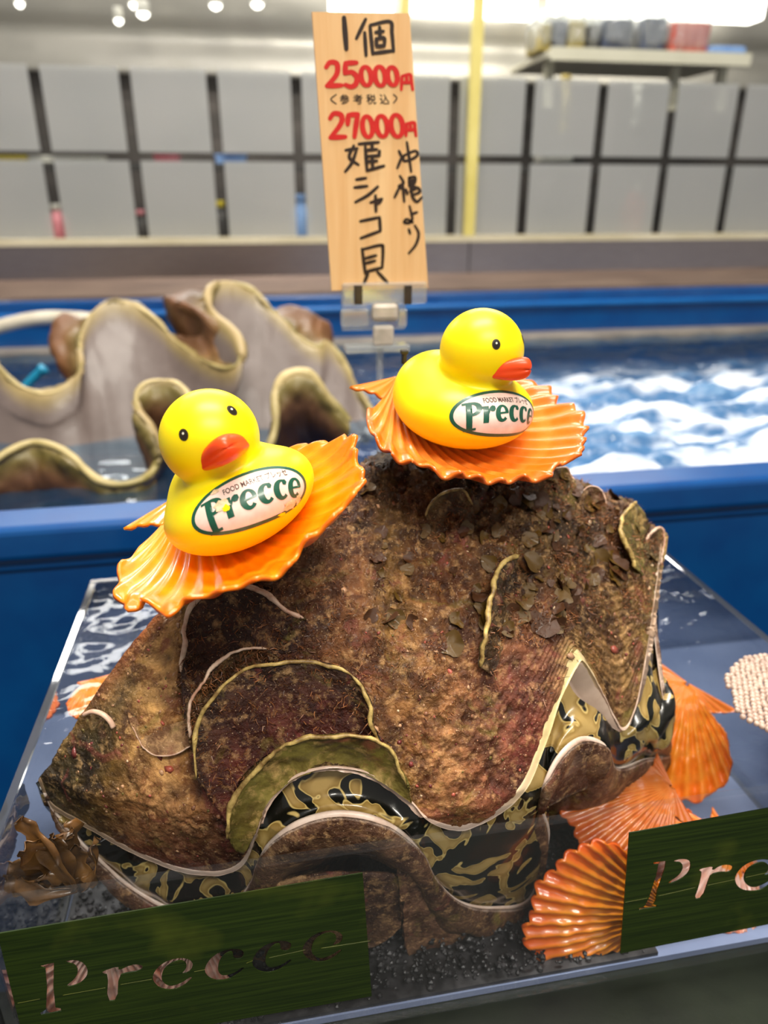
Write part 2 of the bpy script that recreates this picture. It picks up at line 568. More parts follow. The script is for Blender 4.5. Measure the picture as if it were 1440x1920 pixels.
# counter and sill behind the tank
z1, z2, z3, z4 = zat(545, YB + 0.02), zat(514, YG - 0.03), zat(455, YG - 0.03), zat(443, YG - 0.02)
def strip(name, pts, mat):
    """long bar along X from a (y,z) outline"""
    n = len(pts)
    V = [(-2.2, y, z) for y, z in pts] + [(3.4, y, z) for y, z in pts]
    Fc = [tuple(range(n)), tuple(reversed(range(n, 2 * n)))] + [(i, i + n, (i + 1) % n + n, (i + 1) % n) for i in range(n)]
    o = mesh(name, V, Fc, mat, None, smooth=False)
    bm = bmesh.new(); bm.from_mesh(o.data); bmesh.ops.recalc_face_normals(bm, faces=bm.faces[:]); bm.to_mesh(o.data); bm.free()
    return tag(o, kind='structure')
strip('trim_1', [(YB + 0.02, z1 - 0.02), (YB + 0.02, z1), (YG - 0.03, z2), (YG - 0.03, z2 - 0.06)], M['beige'])
strip('wall_counter', [(YG - 0.03, z2 - 0.3), (YG - 0.03, z3), (YG + 0.02, z3), (YG + 0.02, z2 - 0.3)], M['steel'])
strip('trim_2', [(YG - 0.035, z3), (YG - 0.035, z4), (YG + 0.015, z4), (YG + 0.015, z3)], M['cream_rail'])
# seam in the steel
for px in (880,):
    xx = float(at_y(px, 480, YG - 0.032)[0])
    tag(box('trim_3', (xx - 0.0015, YG - 0.0315, z2 - 0.03), (xx + 0.0015, YG - 0.0295, z3), M['darkgrey']), kind='structure')

# glass partition with frosted squares (each square a film of its own)
part = thing('window_1', None, None, (0.3, YG, z4)); tag(part, kind='structure')
ztop = 0.95
box('pane', (-2.2, YG + 0.006, z4), (3.4, YG + 0.012, ztop), M['window'], part)
zr = [zat(450, YG, 600), zat(304, YG, 600), zat(288, YG, 600), zat(135, YG, 600)]
x_line = float(at_y(88, 295, YG)[0])
sp, gap = 0.1555, 0.0105
for i in range(-3, 16):
    xa, xb = x_line + i * sp + gap, x_line + (i + 1) * sp - gap
    for r in (0, 2):
        box('frosted_square', (xa, YG + 0.002, zr[r]), (xb, YG + 0.006, zr[r + 1]), M['frost'], part)
for px, w_ in ((889, 0.011), (757, 0.008)):
    p = at_y(px, 200, YG - 0.03)
    o = box('glass_edge_post', (p[0] - w_, YG - 0.035, z4), (p[0] + w_, YG - 0.022, ztop), M['yellow_edge'], part)

# the kitchen behind the glass
YK = 2.9
tag(box('wall_back', (-2.6, YK, -0.5), (5.0, YK + 0.05, 1.6), M['hood']), kind='structure')
tag(box('floor', (-2.6, YG + 0.03, -0.55), (5.0, YK, -0.5), M['dark_floor']), kind='structure')
tag(box('ceiling', (-2.6, YG + 0.2, 1.55), (5.0, YK, 1.6), M['white']), kind='structure')
# stainless hood hanging along the kitchen: two folded faces
hz = [zat(140, 2.0, 300), zat(104, 2.015, 300), zat(66, 2.04, 300), zat(10, 2.02, 300), zat(-120, 2.03, 300)]
hy = [2.0, 2.015, 2.04, 2.02, 2.03]
V = []
prof = list(zip(hy, hz))
prof = crom(np.array(prof), 16)
for x in (-2.2, 3.6):
    V += [(x, y, z) for y, z in prof] + [(x, y + 0.03, z + 0.02) for y, z in prof[::-1]]
n = 32
Fc = [(i, i + n, (i + 1) % n + n, (i + 1) % n) for i in range(n)] + [tuple(range(n)), tuple(range(2 * n - 1, n - 1, -1))]
hood = mesh('extractor_hood', V, Fc, M['hood'], None, True)
bm = bmesh.new(); bm.from_mesh(hood.data); bmesh.ops.recalc_face_normals(bm, faces=bm.faces[:]); bm.to_mesh(hood.data); bm.free()
tag(hood, 'long brushed steel extractor hood across the kitchen behind the glass', 'hood')
strip('trim_4', [(2.06, -0.5), (2.06, hz[0] + 0.02), (2.09, hz[0] + 0.02), (2.09, -0.5)], M['steel_dark'])

# added glowing knobs standing in for lamp reflections in the hood, left, and strip lamps at the top
spots = [((36, 2), 'far left'), ((222, 34), 'left of the two hanging lower'), ((268, 22), 'large'), ((404, 6), ''), ((482, 4), ''), ((250, 4), '')]
slab = ['small white spot lamp at the far left edge of the steel hood', 'dim little spot lamp hanging lowest on the steel hood',
        'bright round spot lamp glowing below its neighbours on the steel hood', 'round spot lamp, left one of the pair nearest the price board',
        'round spot lamp, right one of the pair nearest the price board', 'small spot lamp at the very top above the bright round one']
for (p, _), lb in zip(spots, slab):
    c = at_y(p[0], p[1], 1.93)
    t = thing('spot_lamp', lb, 'lamp', c, 'spot lamps on the steel hood')
    r = 0.013 if p[0] in (268, 404, 482) else 0.009
    lathe('housing', [(r * 0.9, c[2] + 0.02), (r * 1.1, c[2] + 0.015), (r * 1.15, c[2]), (r * 1.0, c[2] - 0.003)], c[0], c[1], M['white'], t, 16)
    lathe('bulb', [(r * 0.95, c[2] - 0.003), (r * 0.8, c[2] - 0.008), (r * 0.3, c[2] - 0.012)], c[0], c[1], M['lamp'], t, 16)
for (xa, xb, lb) in ((618, 742, 'bright strip lamp at the top edge behind the price board'), (776, 1010, 'long bright strip lamp at the top right of the price board'),
                     (1040, 1440, 'long bright strip lamp above the wrapped goods on the shelf')):
    a, b_ = at_y(xa, 8, 1.9), at_y(xb, 6, 1.9)
    t = thing('strip_lamp', lb, 'lamp', (a + b_) / 2, 'strip lamps at the kitchen ceiling')
    z = a[2]
    box('lamp_body', (a[0], 1.90, z + 0.03), (b_[0], 1.96, z + 0.06), M['white'], t, 0.004)
    box('diffuser', (a[0] + 0.005, 1.898, z - 0.012), (b_[0] - 0.005, 1.958, z + 0.0305), M['lamp'], t, 0.006)

# shelf with wrapped goods
YS = 1.78
sh = thing('wall_shelf', 'cream shelf carrying wrapped goods behind the glass at top right', 'shelf', at_y(1180, 130, YS))
a, b_ = at_y(1000, 128, YS - 0.1), at_y(1330, 118, YS + 0.1)
zs = float(at_y(1180, 112, YS)[2])
xs0, xs1 = float(at_y(1002, 120, YS)[0]), float(at_y(1362, 110, YS)[0])
box('board', (xs0, YS - 0.09, zs - 0.012), (xs1, YS + 0.16, zs), M['shelf'], sh, 0.002)
box('front_lip', (xs0, YS - 0.095, zs - 0.02), (xs1, YS - 0.088, zs + 0.004), M['shelf'], sh)
for px in (1026, 1262, 1350):
    x = float(at_y(px, 125, YS)[0])
    box('bracket', (x - 0.009, YS - 0.02, zs - 0.1), (x + 0.009, YS + 0.0, zs - 0.012), M['shelf'], sh)
def goods(px0, px1, hpx, mat, name, label, cat, y0=-0.06, y1=0.03, wavy=True):
    x0, x1 = float(at_y(px0, 90, YS)[0]), float(at_y(px1, 90, YS)[0])
    hgt = hpx * 1.75 / F
    n1, n2 = 10, 14
    t = thing(name, label, cat, ((x0 + x1) / 2, YS + (y0 + y1) / 2, zs), 'wrapped goods on the shelf')
    o = box('pack', (x0, YS + y0, zs + 0.001), (x1, YS + y1, zs + hgt), mat, t, min(0.008, (x1 - x0) * 0.2), 3)
    # gathered plastic bag over the pack
    bm = bmesh.new()
    bmesh.ops.create_icosphere(bm, subdivisions=4, radius=1.0)
    for v in bm.verts:
        c = np.array(v.co)
        r = 1.0 + 0.10 * float(fbm(c[None], 3.0, 3, int(px0))[0])
        q = np.sign(c) * np.abs(c) ** 0.55 * r
        v.co = Vector(((x0 + x1) / 2 + q[0] * (x1 - x0) * 0.56, YS + (y0 + y1) / 2 + q[1] * 0.055, zs + 0.006 + (q[2] * 0.5 + 0.5) * (hgt * 1.35)))
    me = bpy.data.meshes.new('bag'); bm.to_mesh(me); bm.free()
    link('wrap', me, M['wrap'], t)
goods(994, 1014, 40, M['ochre'], 'wrapped_pack', 'ochre pack at the left end of the cream shelf', 'package')
goods(1015, 1042, 46, M['navy'], 'wrapped_pack', 'dark navy pack second from the left end of the cream shelf', 'package')
goods(1044, 1076, 46, M['ochre'], 'wrapped_pack', 'wide yellow ochre pack between two dark packs on the shelf', 'package')
goods(1080, 1100, 42, M['darkgrey'], 'wrapped_pack', 'slim charcoal pack right of the wide ochre pack', 'package')
goods(1108, 1160, 52, M['navy'], 'wrapped_pack', 'wide slanted navy pack in clear wrap at mid shelf', 'package')
goods(1178, 1222, 56, M['navy'], 'wrapped_pack', 'navy pack in clear wrap left of the red one', 'package')
goods(1232, 1302, 52, M['red'], 'wrapped_pack', 'red and white striped pack on the cream shelf', 'package')
x0, x1 = float(at_y(1298, 90, YS)[0]), float(at_y(1362, 90, YS)[0])
o = box('folded_cloth', (x0, YS - 0.08, zs + 0.001), (x1, YS + 0.0, zs + 0.02), M['lightblue'], None, 0.006, 3)
tag(o, 'folded light blue cloth at the right end of the cream shelf', 'cloth')

# things standing just behind the frosted glass, seen in its gaps
def bottle(px, py0, py1, r, mat, capm, label, name='bottle', Y=YG + 0.06, cat='bottle'):
    b0, b1 = at_y(px, py0, Y), at_y(px, py1, Y)
    z0, z1 = b0[2], b1[2]
    h_ = z1 - z0
    t = thing(name, label, cat, b0, 'kitchen things behind the frosted glass')
    lathe('bottle_body', [(r * .92, z0), (r, z0 + .04 * h_), (r, z0 + .62 * h_), (r * .8, z0 + .72 * h_), (r * .42, z0 + .80 * h_), (r * .42, z0 + .88 * h_)], b0[0], Y, mat, t, 20)
    lathe('cap', [(r * .48, z0 + .88 * h_), (r * .48, z1), (r * .40, z1 + 0.002)], b0[0], Y, capm, t, 16)
ycab = YG + 0.04
tag(box('work_table', (-2.2, YG + 0.025, -0.5), (3.4, YG + 0.30, zat(449, YG + 0.04) - 0.002), M['steel_dark'], None, 0.004), 'long dull steel work table behind the frosted glass', 'table')
zt = zat(449, YG + 0.04) - 0.001
def stand(px, py_top, r, mat, capm, label, name='bottle', Y=YG + 0.06, cat='bottle'):
    x = float(at_y(px, 440, Y)[0]); zt2 = float(at_y(px, py_top, Y)[2])
    t = thing(name, label, cat, (x, Y, zt), 'kitchen things behind the frosted glass')
    h_ = zt2 - zt
    lathe('bottle_body', [(r * .92, zt), (r, zt + .04 * h_), (r, zt + .58 * h_), (r * .8, zt + .70 * h_), (r * .45, zt + .78 * h_), (r * .45, zt + .86 * h_)], x, Y, mat, t, 20)
    lathe('cap', [(r * .5, zt + .86 * h_), (r * .5, zt2), (r * .42, zt2 + 0.002)], x, Y, capm, t, 16)
stand(113, 384, 0.022, M['pink_red'], M['white'], 'red bottle with white cap in the leftmost gap of the glass')
stand(268, 395, 0.018, M['darkgrey'], M['pink_red'], 'dark bottle with a pinkish cap in the second gap from the left')
stand(417, 378, 0.02, M['darkgrey'], M['yellow_pack'], 'dark bottle with a yellow cap between the frosted squares')
stand(566, 366, 0.022, M['lightblue'], M['lightblue'], 'light blue bottle in the gap just left of the price board')
stand(1055, 300, 0.072, M['darkgrey'], M['darkgrey'], 'big dark container blurred behind the frosted glass', 'stock_pot', YG + 0.090, 'container')
stand(1180, 345, 0.026, M['red'], M['white'], 'red bottle seen through the gap right of the big dark container')
def rack(px0, px1, py, mat, label, name='tray', hgt=0.017):
    Y = YG + 0.05
    p0, p1 = at_y(px0, py, Y), at_y(px1, py, Y)
    t = thing(name, label, name.replace('_', ' '), ((p0[0] + p1[0]) / 2, Y, p0[2]), 'trays on the kitchen rail')
    box('tray_body', (p0[0], Y - 0.02, p0[2] - hgt / 2), (p1[0], Y + 0.03, p0[2] + hgt / 2), mat, t, 0.003)
    box('tray_rim', (p0[0] - 0.002, Y - 0.023, p0[2] + hgt / 2 - 0.002), (p1[0] + 0.002, Y + 0.033, p0[2] + hgt / 2 + 0.001), mat, t)
zrail = zat(296, YG + 0.05) - 0.0135
tag(box('kitchen_rail', (-2.2, YG + 0.028, zrail - 0.012), (3.4, YG + 0.085, zrail), M['darkgrey']), 'dark steel rail behind the gap between the frosted squares', 'rail')
rack(-40, 56, 302, M['yellow_pack'], 'yellow tray at the far left of the kitchen rail')
rack(60, 196, 303, M['white'], 'long white tray beside the yellow one')
rack(291, 336, 300, M['pink_red'], 'short pink tray on the kitchen rail')
rack(405, 462, 300, M['lightblue'], 'pale blue tray on the kitchen rail left of the price board')
rack(1010, 1068, 296, M['white'], 'white tray above the big dark container')
for px, ya, yb, mt, lb in ((1062, 140, 248, 'ochre', 'ochre strap hanging in the gap under the shelf'), (1196, 160, 236, 'white', 'white cloth strip hanging in the gap under the shelf')):
    a, b_ = at_y(px, ya, YG + 0.04), at_y(px - 4, yb, YG + 0.04)
    w_ = np.linspace(0, 1, 14)
    P = a[None] * (1 - w_[:, None]) + b_[None] * w_[:, None]
    P[:, 1] += 0.004 * np.sin(w_ * 9)
    tag(tube('hanging_cloth', P, 0.010 + 0.002 * np.sin(w_ * 14), M[mt], None, 10), lb, 'cloth')

# dark slate stand the clear box rests on
BX0, BX1, BY0, BY1, BZ0 = -0.124, 0.305, 0.225, 0.495, -0.113
tag(box('display_stand', (BX0 - 0.004, 0.02, -0.16), (BX1 + 0.004, BY1 - 0.002, BZ0 - 0.0005), M['dark_floor'], None, 0.003), 'dark wet slate stand under the clear box', 'stand')
tag(box('floor_shop', (-3, -1.5, -0.9), (4, YG, -0.88), M['dark_floor']), kind='structure')

# ------------------------------------------------------------------ clear acrylic box
TH = 0.005
bx = thing('acrylic_box', 'clear acrylic water box holding the giant clam and orange scallops', 'box', ((BX0 + BX1) / 2, (BY0 + BY1) / 2, BZ0))
box('front_wall', (BX0, BY0, BZ0), (BX1, BY0 + TH, 0.0), M['acrylic'], bx, 0.0006, 1)
box('back_wall', (BX0, BY1 - TH, BZ0), (BX1, BY1, 0.0), M['acrylic_wet'], bx, 0.0006, 1)
box('left_wall', (BX0, BY0 + TH + 0.0002, BZ0), (BX0 + TH, BY1 - TH - 0.0002, 0.0), M['acrylic_wet'], bx, 0.0006, 1)
box('right_wall', (BX1 - TH, BY0 + TH + 0.0002, BZ0), (BX1, BY1 - TH - 0.0002, 0.0), M['acrylic_wet'], bx, 0.0006, 1)
M['boxfloor'] = pmat('blue_grey_mat', srgb(130, 142, 174), srgb(112, 124, 156), 16, 0.4, bmp=(80, 0.2))
box('floor_panel', (BX0 + TH + 0.0002, BY0 + TH + 0.0002, BZ0), (BX1 - TH - 0.0002, BY1 - TH - 0.0002, BZ0 + 0.004), M['boxfloor'], bx)
# water surface in the box
nx, ny = 130, 84
X, Yy = np.meshgrid(np.linspace(BX0 + TH + 0.0003, BX1 - TH - 0.0003, nx), np.linspace(BY0 + TH + 0.0003, BY1 - TH - 0.0003, ny), indexing='ij')
P3 = np.stack([X, Yy, X * 0], 2)
back = np.clip((Yy - 0.30) / 0.1, 0.15, 1)
h = fbm(P3 * np.array([1, 1.5, 1]), 42, 3, 5) * 0.0011 * back - 0.0045
V = np.stack([X, Yy, h], 2)
tag(mesh('box_water', V.reshape(-1, 3), grid_faces(nx, ny), M['water'], None, True),
    'clear rippling water filling the acrylic box around the clam', 'water', kind='stuff')
# dark gravel bed at the front of the box
M['gravel'] = pmat('dark_gravel', srgb(30, 28, 30), srgb(74, 72, 74), 90, 0.45, lo=0.45, hi=0.75)
rng = np.random.default_rng(3)
gv, gf = box_data((BX0 + TH + 0.001, BY0 + TH + 0.001, BZ0 + 0.0042), (0.185, 0.33, BZ0 + 0.0065))
gv, gf = [np.array(v) for v in gv], list(gf)
ico = bmesh.new(); bmesh.ops.create_icosphere(ico, subdivisions=1, radius=1.0)
iv = np.array([v.co for v in ico.verts]); ifc = [tuple(v.index for v in f.verts) for f in ico.faces]; ico.free()
for k in range(4200):
    x = rng.uniform(BX0 + 0.008, 0.178); y = rng.uniform(BY0 + 0.0075, 0.34)
    r = rng.uniform(0.0007, 0.0020)
    z = BZ0 + 0.0062 + r * 0.6 + 0.010 * max(0, 1 - ((x - 0.02) / 0.14) ** 2) * rng.uniform(0, 1)
    q = iv * r * rng.uniform(0.6, 1.2, (1, 3)) * rng.uniform(0.85, 1.15, (len(iv), 1)) + np.array([x, y, z])
    o_ = len(gv)
    gv.extend(q); gf.extend(tuple(i + o_ for i in f) for f in ifc)
tag(mesh('gravel_bed', gv, gf, M['gravel'], None, False), 'dark speckled gravel on the floor of the clear box', 'gravel', kind='stuff')

# ------------------------------------------------------------------ giant clam in the box
def base_pt(px, py, off=0.0):
    """points on the clam's general front sheet seen at the pixel, moved off metres towards the viewer"""
    px, py, off = np.broadcast_arrays(np.asarray(px, float), np.asarray(py, float), np.asarray(off, float))
    x = (px - 720) / F
    y = -(py - 960) / F
    d0, d1, d2 = x, math.cos(PITCH) + y * math.sin(PITCH), -math.sin(PITCH) + y * math.cos(PITCH)
    c, s = math.cos(YAW), math.sin(YAW)
    D = np.stack([c * d0 - s * d1, s * d0 + c * d1, d2], -1)
    Y = np.full(px.shape, 0.3)
    for _ in range(80):
        t = Y / D[..., 1]
        xx, zz = D[..., 0] * t, CAM[2] + D[..., 2] * t
        zp = np.maximum(zz, 0)
        Yn = 0.238 + 0.4 * zp + 4.0 * zp ** 2 + 2.2 * (xx - 0.05) ** 2 - 0.15 * np.minimum(zz, 0)
        Y = 0.65 * Y + 0.35 * Yn
    P = CAM + D * (Y / D[..., 1])[..., None]
    return P - D / np.linalg.norm(D, axis=-1, keepdims=True) * off[..., None]

mm = 0.001
# columns left to right: lip, two middle rows, top (photo pixels) and how far each bulges out (mm)
CC = [
 [(72,1462,0),(150,1345,0),(235,1225,0),(335,1112,0)],
 [(95,1512,1),(185,1370,2),(262,1240,2),(350,1105,0)],
 [(165,1553,2),(225,1395,4),(290,1255,3),(370,1095,0)],
 [(250,1600,2),(275,1410,5),(315,1260,4),(390,1085,0)],
 [(330,1632,2),(315,1420,4),(335,1260,3),(405,1075,0)],
 [(410,1641,1),(345,1425,1),(345,1258,1),(420,1065,0)],
 [(458,1618,0),(362,1430,1),(352,1250,1),(430,1050,0)],
 [(482,1560,2),(390,1400,1),(370,1225,2),(450,1030,3)],
 [(500,1510,3),(430,1360,2),(400,1190,3),(480,1010,4)],
 [(545,1463,5),(490,1320,3),(450,1150,4),(520,985,5)],
 [(610,1441,6),(550,1300,3),(500,1130,5),(560,960,5)],
 [(680,1447,5),(620,1310,3),(560,1150,5),(600,940,5)],
 [(735,1475,3),(680,1345,2),(620,1180,4),(640,915,4)],
 [(775,1508,2),(730,1370,2),(680,1200,3),(680,890,3)],
 [(805,1540,1),(770,1380,2),(730,1200,3),(720,870,2)],
 [(860,1557,2),(830,1380,5),(790,1190,5),(770,860,2)],
 [(925,1533,2),(890,1370,5),(850,1180,5),(820,860,2)],
 [(985,1480,2),(945,1335,4),(900,1150,5),(870,865,2)],
 [(1022,1395,4),(985,1275,6),(945,1110,7),(920,870,2)],
 [(1050,1310,7),(1015,1220,9),(975,1070,9),(960,875,3)],
 [(1080,1248,10),(1040,1180,12),(1005,1050,11),(1000,885,3)],
 [(1096,1240,10),(1065,1160,11),(1035,1035,9),(1040,895,2)],
 [(1130,1300,0),(1100,1180,3),(1070,1050,3),(1075,905,1)],
 [(1166,1368,-8),(1140,1210,-4),(1105,1065,-3),(1110,920,0)],
 [(1190,1335,-6),(1165,1215,-3),(1140,1080,-2),(1140,935,0)],
 [(1205,1270,-3),(1190,1180,-1),(1170,1070,0),(1170,945,0)],
 [(1218,1190,0),(1210,1130,0),(1205,1050,0),(1195,955,0)],
 [(1232,1090,2),(1229,1060,1),(1224,1030,0),(1215,985,0)],
 [(1243,1005,3),(1240,1001,1),(1236,997,0),(1230,990,0)],
]
cream, orng, dkl = (188, 150, 104), (176, 116, 78), (74, 62, 38)
maro, face_, drk, olv, tan_ = (92, 58, 42), (146, 106, 72), (84, 58, 38), (112, 96, 50), (150, 118, 78)
CK = [
 [dkl, (116, 92, 58), orng, (150, 84, 56)], [dkl, dkl, (150, 118, 78), (160, 104, 70)], [(98, 76, 44), (110, 86, 52), cream, (168, 132, 92)],
 [(120, 80, 62), cream, cream, (150, 118, 80)], [(120, 74, 66), cream, (176, 138, 98), (150, 84, 50)], [(104, 66, 60), (168, 128, 84), (140, 96, 64), maro],
 [(100, 62, 52), maro, maro, maro], [(100, 70, 52), maro, maro, drk], [olv, maro, maro, drk], [olv, maro, maro, drk], [olv, maro, maro, drk], [olv, maro, (100, 68, 46), drk],
 [olv, (104, 70, 48), (112, 78, 52), drk], [(150, 124, 72), (136, 100, 66), (122, 86, 58), drk], [(150, 112, 76), face_, (122, 92, 54), (78, 60, 34)],
 [(146, 106, 76), (156, 116, 82), (128, 92, 58), (80, 60, 36)], [(140, 92, 72), (150, 106, 78), (126, 86, 56), (80, 58, 36)], [(140, 88, 70), (132, 84, 66), (112, 78, 52), (70, 52, 32)],
 [(140, 84, 68), (124, 78, 62), (108, 78, 50), (66, 48, 30)], [(170, 130, 100), (128, 84, 64), (98, 74, 44), (66, 48, 30)], [(206, 180, 130), (130, 88, 64), (92, 70, 42), (70, 50, 32)],
 [(196, 168, 120), (110, 82, 54), (92, 72, 44), (70, 50, 32)], [(120, 94, 62), (108, 82, 54), (92, 70, 44), (74, 54, 34)], [(126, 100, 70), (116, 90, 60), (96, 74, 46), (78, 56, 38)],
 [(130, 104, 70), (124, 98, 64), (104, 80, 50), (86, 62, 42)], [(124, 102, 64), (116, 92, 58), (100, 78, 48), (90, 66, 46)], [(116, 100, 58), (110, 88, 54), (96, 74, 46), (94, 70, 48)],
 [(124, 108, 60), (104, 86, 50), (96, 76, 46), (98, 76, 50)], [(140, 118, 80), (120, 98, 64), (110, 88, 60), (104, 82, 56)],
]
CK = np.array([[srgb(*c) for c in row] for row in CK])
CG = np.array(CC, float)
nu, nv, nb = 620, 210, 50
G = grid2(CG, nu, nv)
KC = np.clip(grid2(CK, nu, nv), 0.004, 1)
Vf = base_pt(G[..., 0], G[..., 1], G[..., 2] * mm)
T = Vf[:, -1]
ph = np.linspace(0, math.pi / 2, nb + 1)[1:]
Bk = np.zeros((nu, nb, 3))
for k, a in enumerate(ph):
    Bk[:, k, 0] = T[:, 0] + (0.07 - T[:, 0]) * 0.3 * (1 - math.cos(a))
    Bk[:, k, 1] = T[:, 1] + 0.095 * math.sin(a)
    Bk[:, k, 2] = -0.02 + (T[:, 2] + 0.02) * math.cos(a)
V = np.concatenate([Vf, Bk], 1)
KC = np.concatenate([KC, np.repeat(KC[:, -1:], nb, 1)], 1)
Nn = grid_normals(V)
if np.mean(np.sum(Nn[:, :nv] * (CAM - V[:, :nv]), -1)) < 0: Nn = -Nn; FL = True
else: FL = False
vv = np.linspace(0, 1, nv + nb)[None, :]
edge = np.clip(np.linspace(0, nv + nb, nv + nb) / 16, 0, 1)[None, :]
lam = np.sin(vv * 210 + 5 * fbm(V, 26, 2, 40)) * 0.35 * mm * np.clip(fbm(V, 18, 2, 41) + 0.3, 0, 1)
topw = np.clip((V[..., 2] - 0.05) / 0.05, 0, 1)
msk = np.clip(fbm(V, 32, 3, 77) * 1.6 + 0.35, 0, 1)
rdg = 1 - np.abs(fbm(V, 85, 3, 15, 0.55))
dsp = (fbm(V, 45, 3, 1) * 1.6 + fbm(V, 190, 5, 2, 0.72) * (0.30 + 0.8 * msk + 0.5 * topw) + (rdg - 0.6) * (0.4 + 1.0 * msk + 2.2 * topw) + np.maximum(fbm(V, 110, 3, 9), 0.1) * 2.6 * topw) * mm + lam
KC = KC * np.clip(0.62 + 0.75 * rdg * (0.6 + 0.4 * (fbm(V, 60, 3, 22) > -0.3)), 0.4, 1.3)[..., None] ** 1.0  # hollows between the ridges darkened: crevice shade put into the shell colour
V = V + Nn * (dsp * edge)[..., None]
big = fbm(V, 30, 3, 21)
KC = KC * (1 + 0.22 * big)[..., None]
lum = KC.mean(-1, keepdims=True)
KC = np.clip(lum + (KC - lum) * 1.18, 0.003, 1) ** 1.08 * 1.04
M['clam'] = shell_mat('clam_shell', 0.42, sc=75)
clam = thing('giant_clam', 'large brown giant clam crusted with algae, two rubber ducks on top', 'clam', (0.06, 0.33, BZ0 + 0.004))
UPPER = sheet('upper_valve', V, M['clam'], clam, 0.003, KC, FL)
UV_GRID, UV_N = V, Nn
clam_bvh = BVHTree.FromObject(UPPER, bpy.context.evaluated_depsgraph_get())

def px_sheet(name, rows, mat, parent, nu=60, nv=12, thick=0.0012, colors=None, wob=0.6, powr=1.4, arc=True, seed=0):
    """rows: list of (polyline px, off mm or list of off) from base to free edge"""
    R = []
    for poly, off in rows:
        poly = np.array(poly, float)
        off = np.full(len(poly), off) if np.isscalar(off) else np.array(off, float)
        A = np.concatenate([poly, off[:, None]], 1)
        A = crom(A, nu * 3)
        R.append(lin(A, nu) if arc else crom(A, nu))
    Gx = np.stack(R, 1)
    Gx = np.stack([crom(Gx[i], nv) if len(rows) > 2 else Gx[i][0] + (Gx[i][1] - Gx[i][0]) * (np.linspace(0, 1, nv)[:, None] ** np.array([1, 1, powr])) for i in range(nu)], 0)
    Vv = base_pt(Gx[..., 0], Gx[..., 1], Gx[..., 2] * mm)
    Nv = grid_normals(Vv)
    fl = np.mean(np.sum(Nv * (CAM - Vv), -1)) < 0
    if fl: Nv = -Nv
    Vv = Vv + Nv * ((fbm(Vv, 170, 4, seed + 60, 0.6) * wob * mm))[..., None]
    cols = None
    if colors is not None:
        t = np.linspace(0, 1, nv)[None, :, None]
        c0, c1 = np.array(srgb(*colors[0])), np.array(srgb(*colors[1]))
        cols = (c0 * (1 - t) + c1 * t) * (1 + 0.25 * fbm(Vv, 60, 3, seed))[..., None]
        cols = np.clip(cols, 0.003, 1)
    o = sheet(name, Vv, mat, parent, thick, cols, fl)
    return o, Vv

M['rim_y'] = pmat('pale_yellow_rim', srgb(214, 186, 112), srgb(120, 92, 48), 190, 0.4, bmp=(500, 0.4))
M['rim_p'] = pmat('pale_pink_rim', srgb(228, 200, 176), srgb(180, 136, 112), 140, 0.4, bmp=(500, 0.4))
M['rim_w'] = pmat('white_lip', srgb(226, 206, 192), srgb(206, 178, 160), 120, 0.35, bmp=(300, 0.2))
M['olive'] = shell_mat('olive_scute', 0.35, bmp=0.3, sc=50, speck=False)

SCUTES = []
def scute(edge_px, base_px, oe, ob, rim, colors, rr=1.0, mat='clam', seed=0, name='scute', powr=1.5):
    n = len(edge_px)
    tp = np.sin(np.linspace(0.18, math.pi - 0.18, n)) ** 0.5
    oev = ob + (oe - ob) * tp
    s, Vv = px_sheet(name, [(base_px, ob), (edge_px, list(oev))], M[mat], clam, 90, 26, 0.0012, colors, 0.9, powr, True, seed)
    SCUTES.append(Vv)
    e = Vv[:, -1] + np.stack([vnoise(Vv[:, -1], 130, seed + 7), vnoise(Vv[:, -1], 130, seed + 8), vnoise(Vv[:, -1], 130, seed + 9)], 1) * 0.0005
    r = (0.00060 + 0.00030 * fbm(e, 120, 3, seed)) * rr
    r = np.clip(r, 0.0003, 0.003)
    r[:4] *= np.linspace(0.3, 1, 4); r[-4:] *= np.linspace(1, 0.3, 4)
    tube('scute_rim', e, r, M[rim], s, 6)
    return s

scute([(337,1262),(345,1215),(347,1170),(362,1130),(400,1105),(440,1096),(490,1110),(530,1140),(568,1160)],
      [(350,1400),(365,1345),(385,1290),(420,1250),(460,1235),(500,1228),(540,1225),(580,1215),(600,1190)], 15, 5, 'rim_p', ((70, 36, 24), (64, 38, 24)), 1.9, seed=1)
scute([(360,1384),(352,1340),(365,1300),(395,1255),(430,1226),(470,1213),(500,1216)],
      [(372,1420),(372,1390),(388,1345),(418,1305),(455,1278),(500,1258),(545,1250)], 17, 6, 'rim_p', ((66, 44, 26), (88, 66, 36)), 1.3, seed=2)
scute([(368,1458),(364,1400),(372,1355),(395,1315),(430,1275),(470,1252),(520,1243),(570,1240),(620,1247),(662,1268),(690,1310),(700,1360),(714,1388)],
      [(436,1560),(436,1510),(448,1465),(478,1432),(515,1408),(560,1396),(600,1392),(640,1394),(670,1398),(695,1404),(715,1412),(724,1408),(730,1402)], 20, 6, 'rim_y', ((104, 46, 36), (58, 38, 24)), 1.5, seed=3)
scute([(426,1575),(432,1512),(468,1457),(500,1421),(540,1394),(600,1380),(660,1380),(712,1392),(736,1410),(746,1440),(764,1472)],
      [(456,1604),(480,1558),(498,1512),(530,1476),(565,1454),(610,1443),(655,1444),(695,1456),(730,1476),(755,1494),(772,1507)], 18, 5, 'rim_y', ((136, 122, 58), (104, 96, 44)), 1.7, 'olive', seed=4)
scute([(902,1250),(906,1205),(918,1150),(928,1092),(945,1056),(975,1040)],
      [(922,1268),(940,1225),(960,1175),(985,1125),(1002,1090),(1006,1062)], 17, 6, 'rim_y', ((80, 56, 32), (74, 60, 36)), 1.9, seed=5)
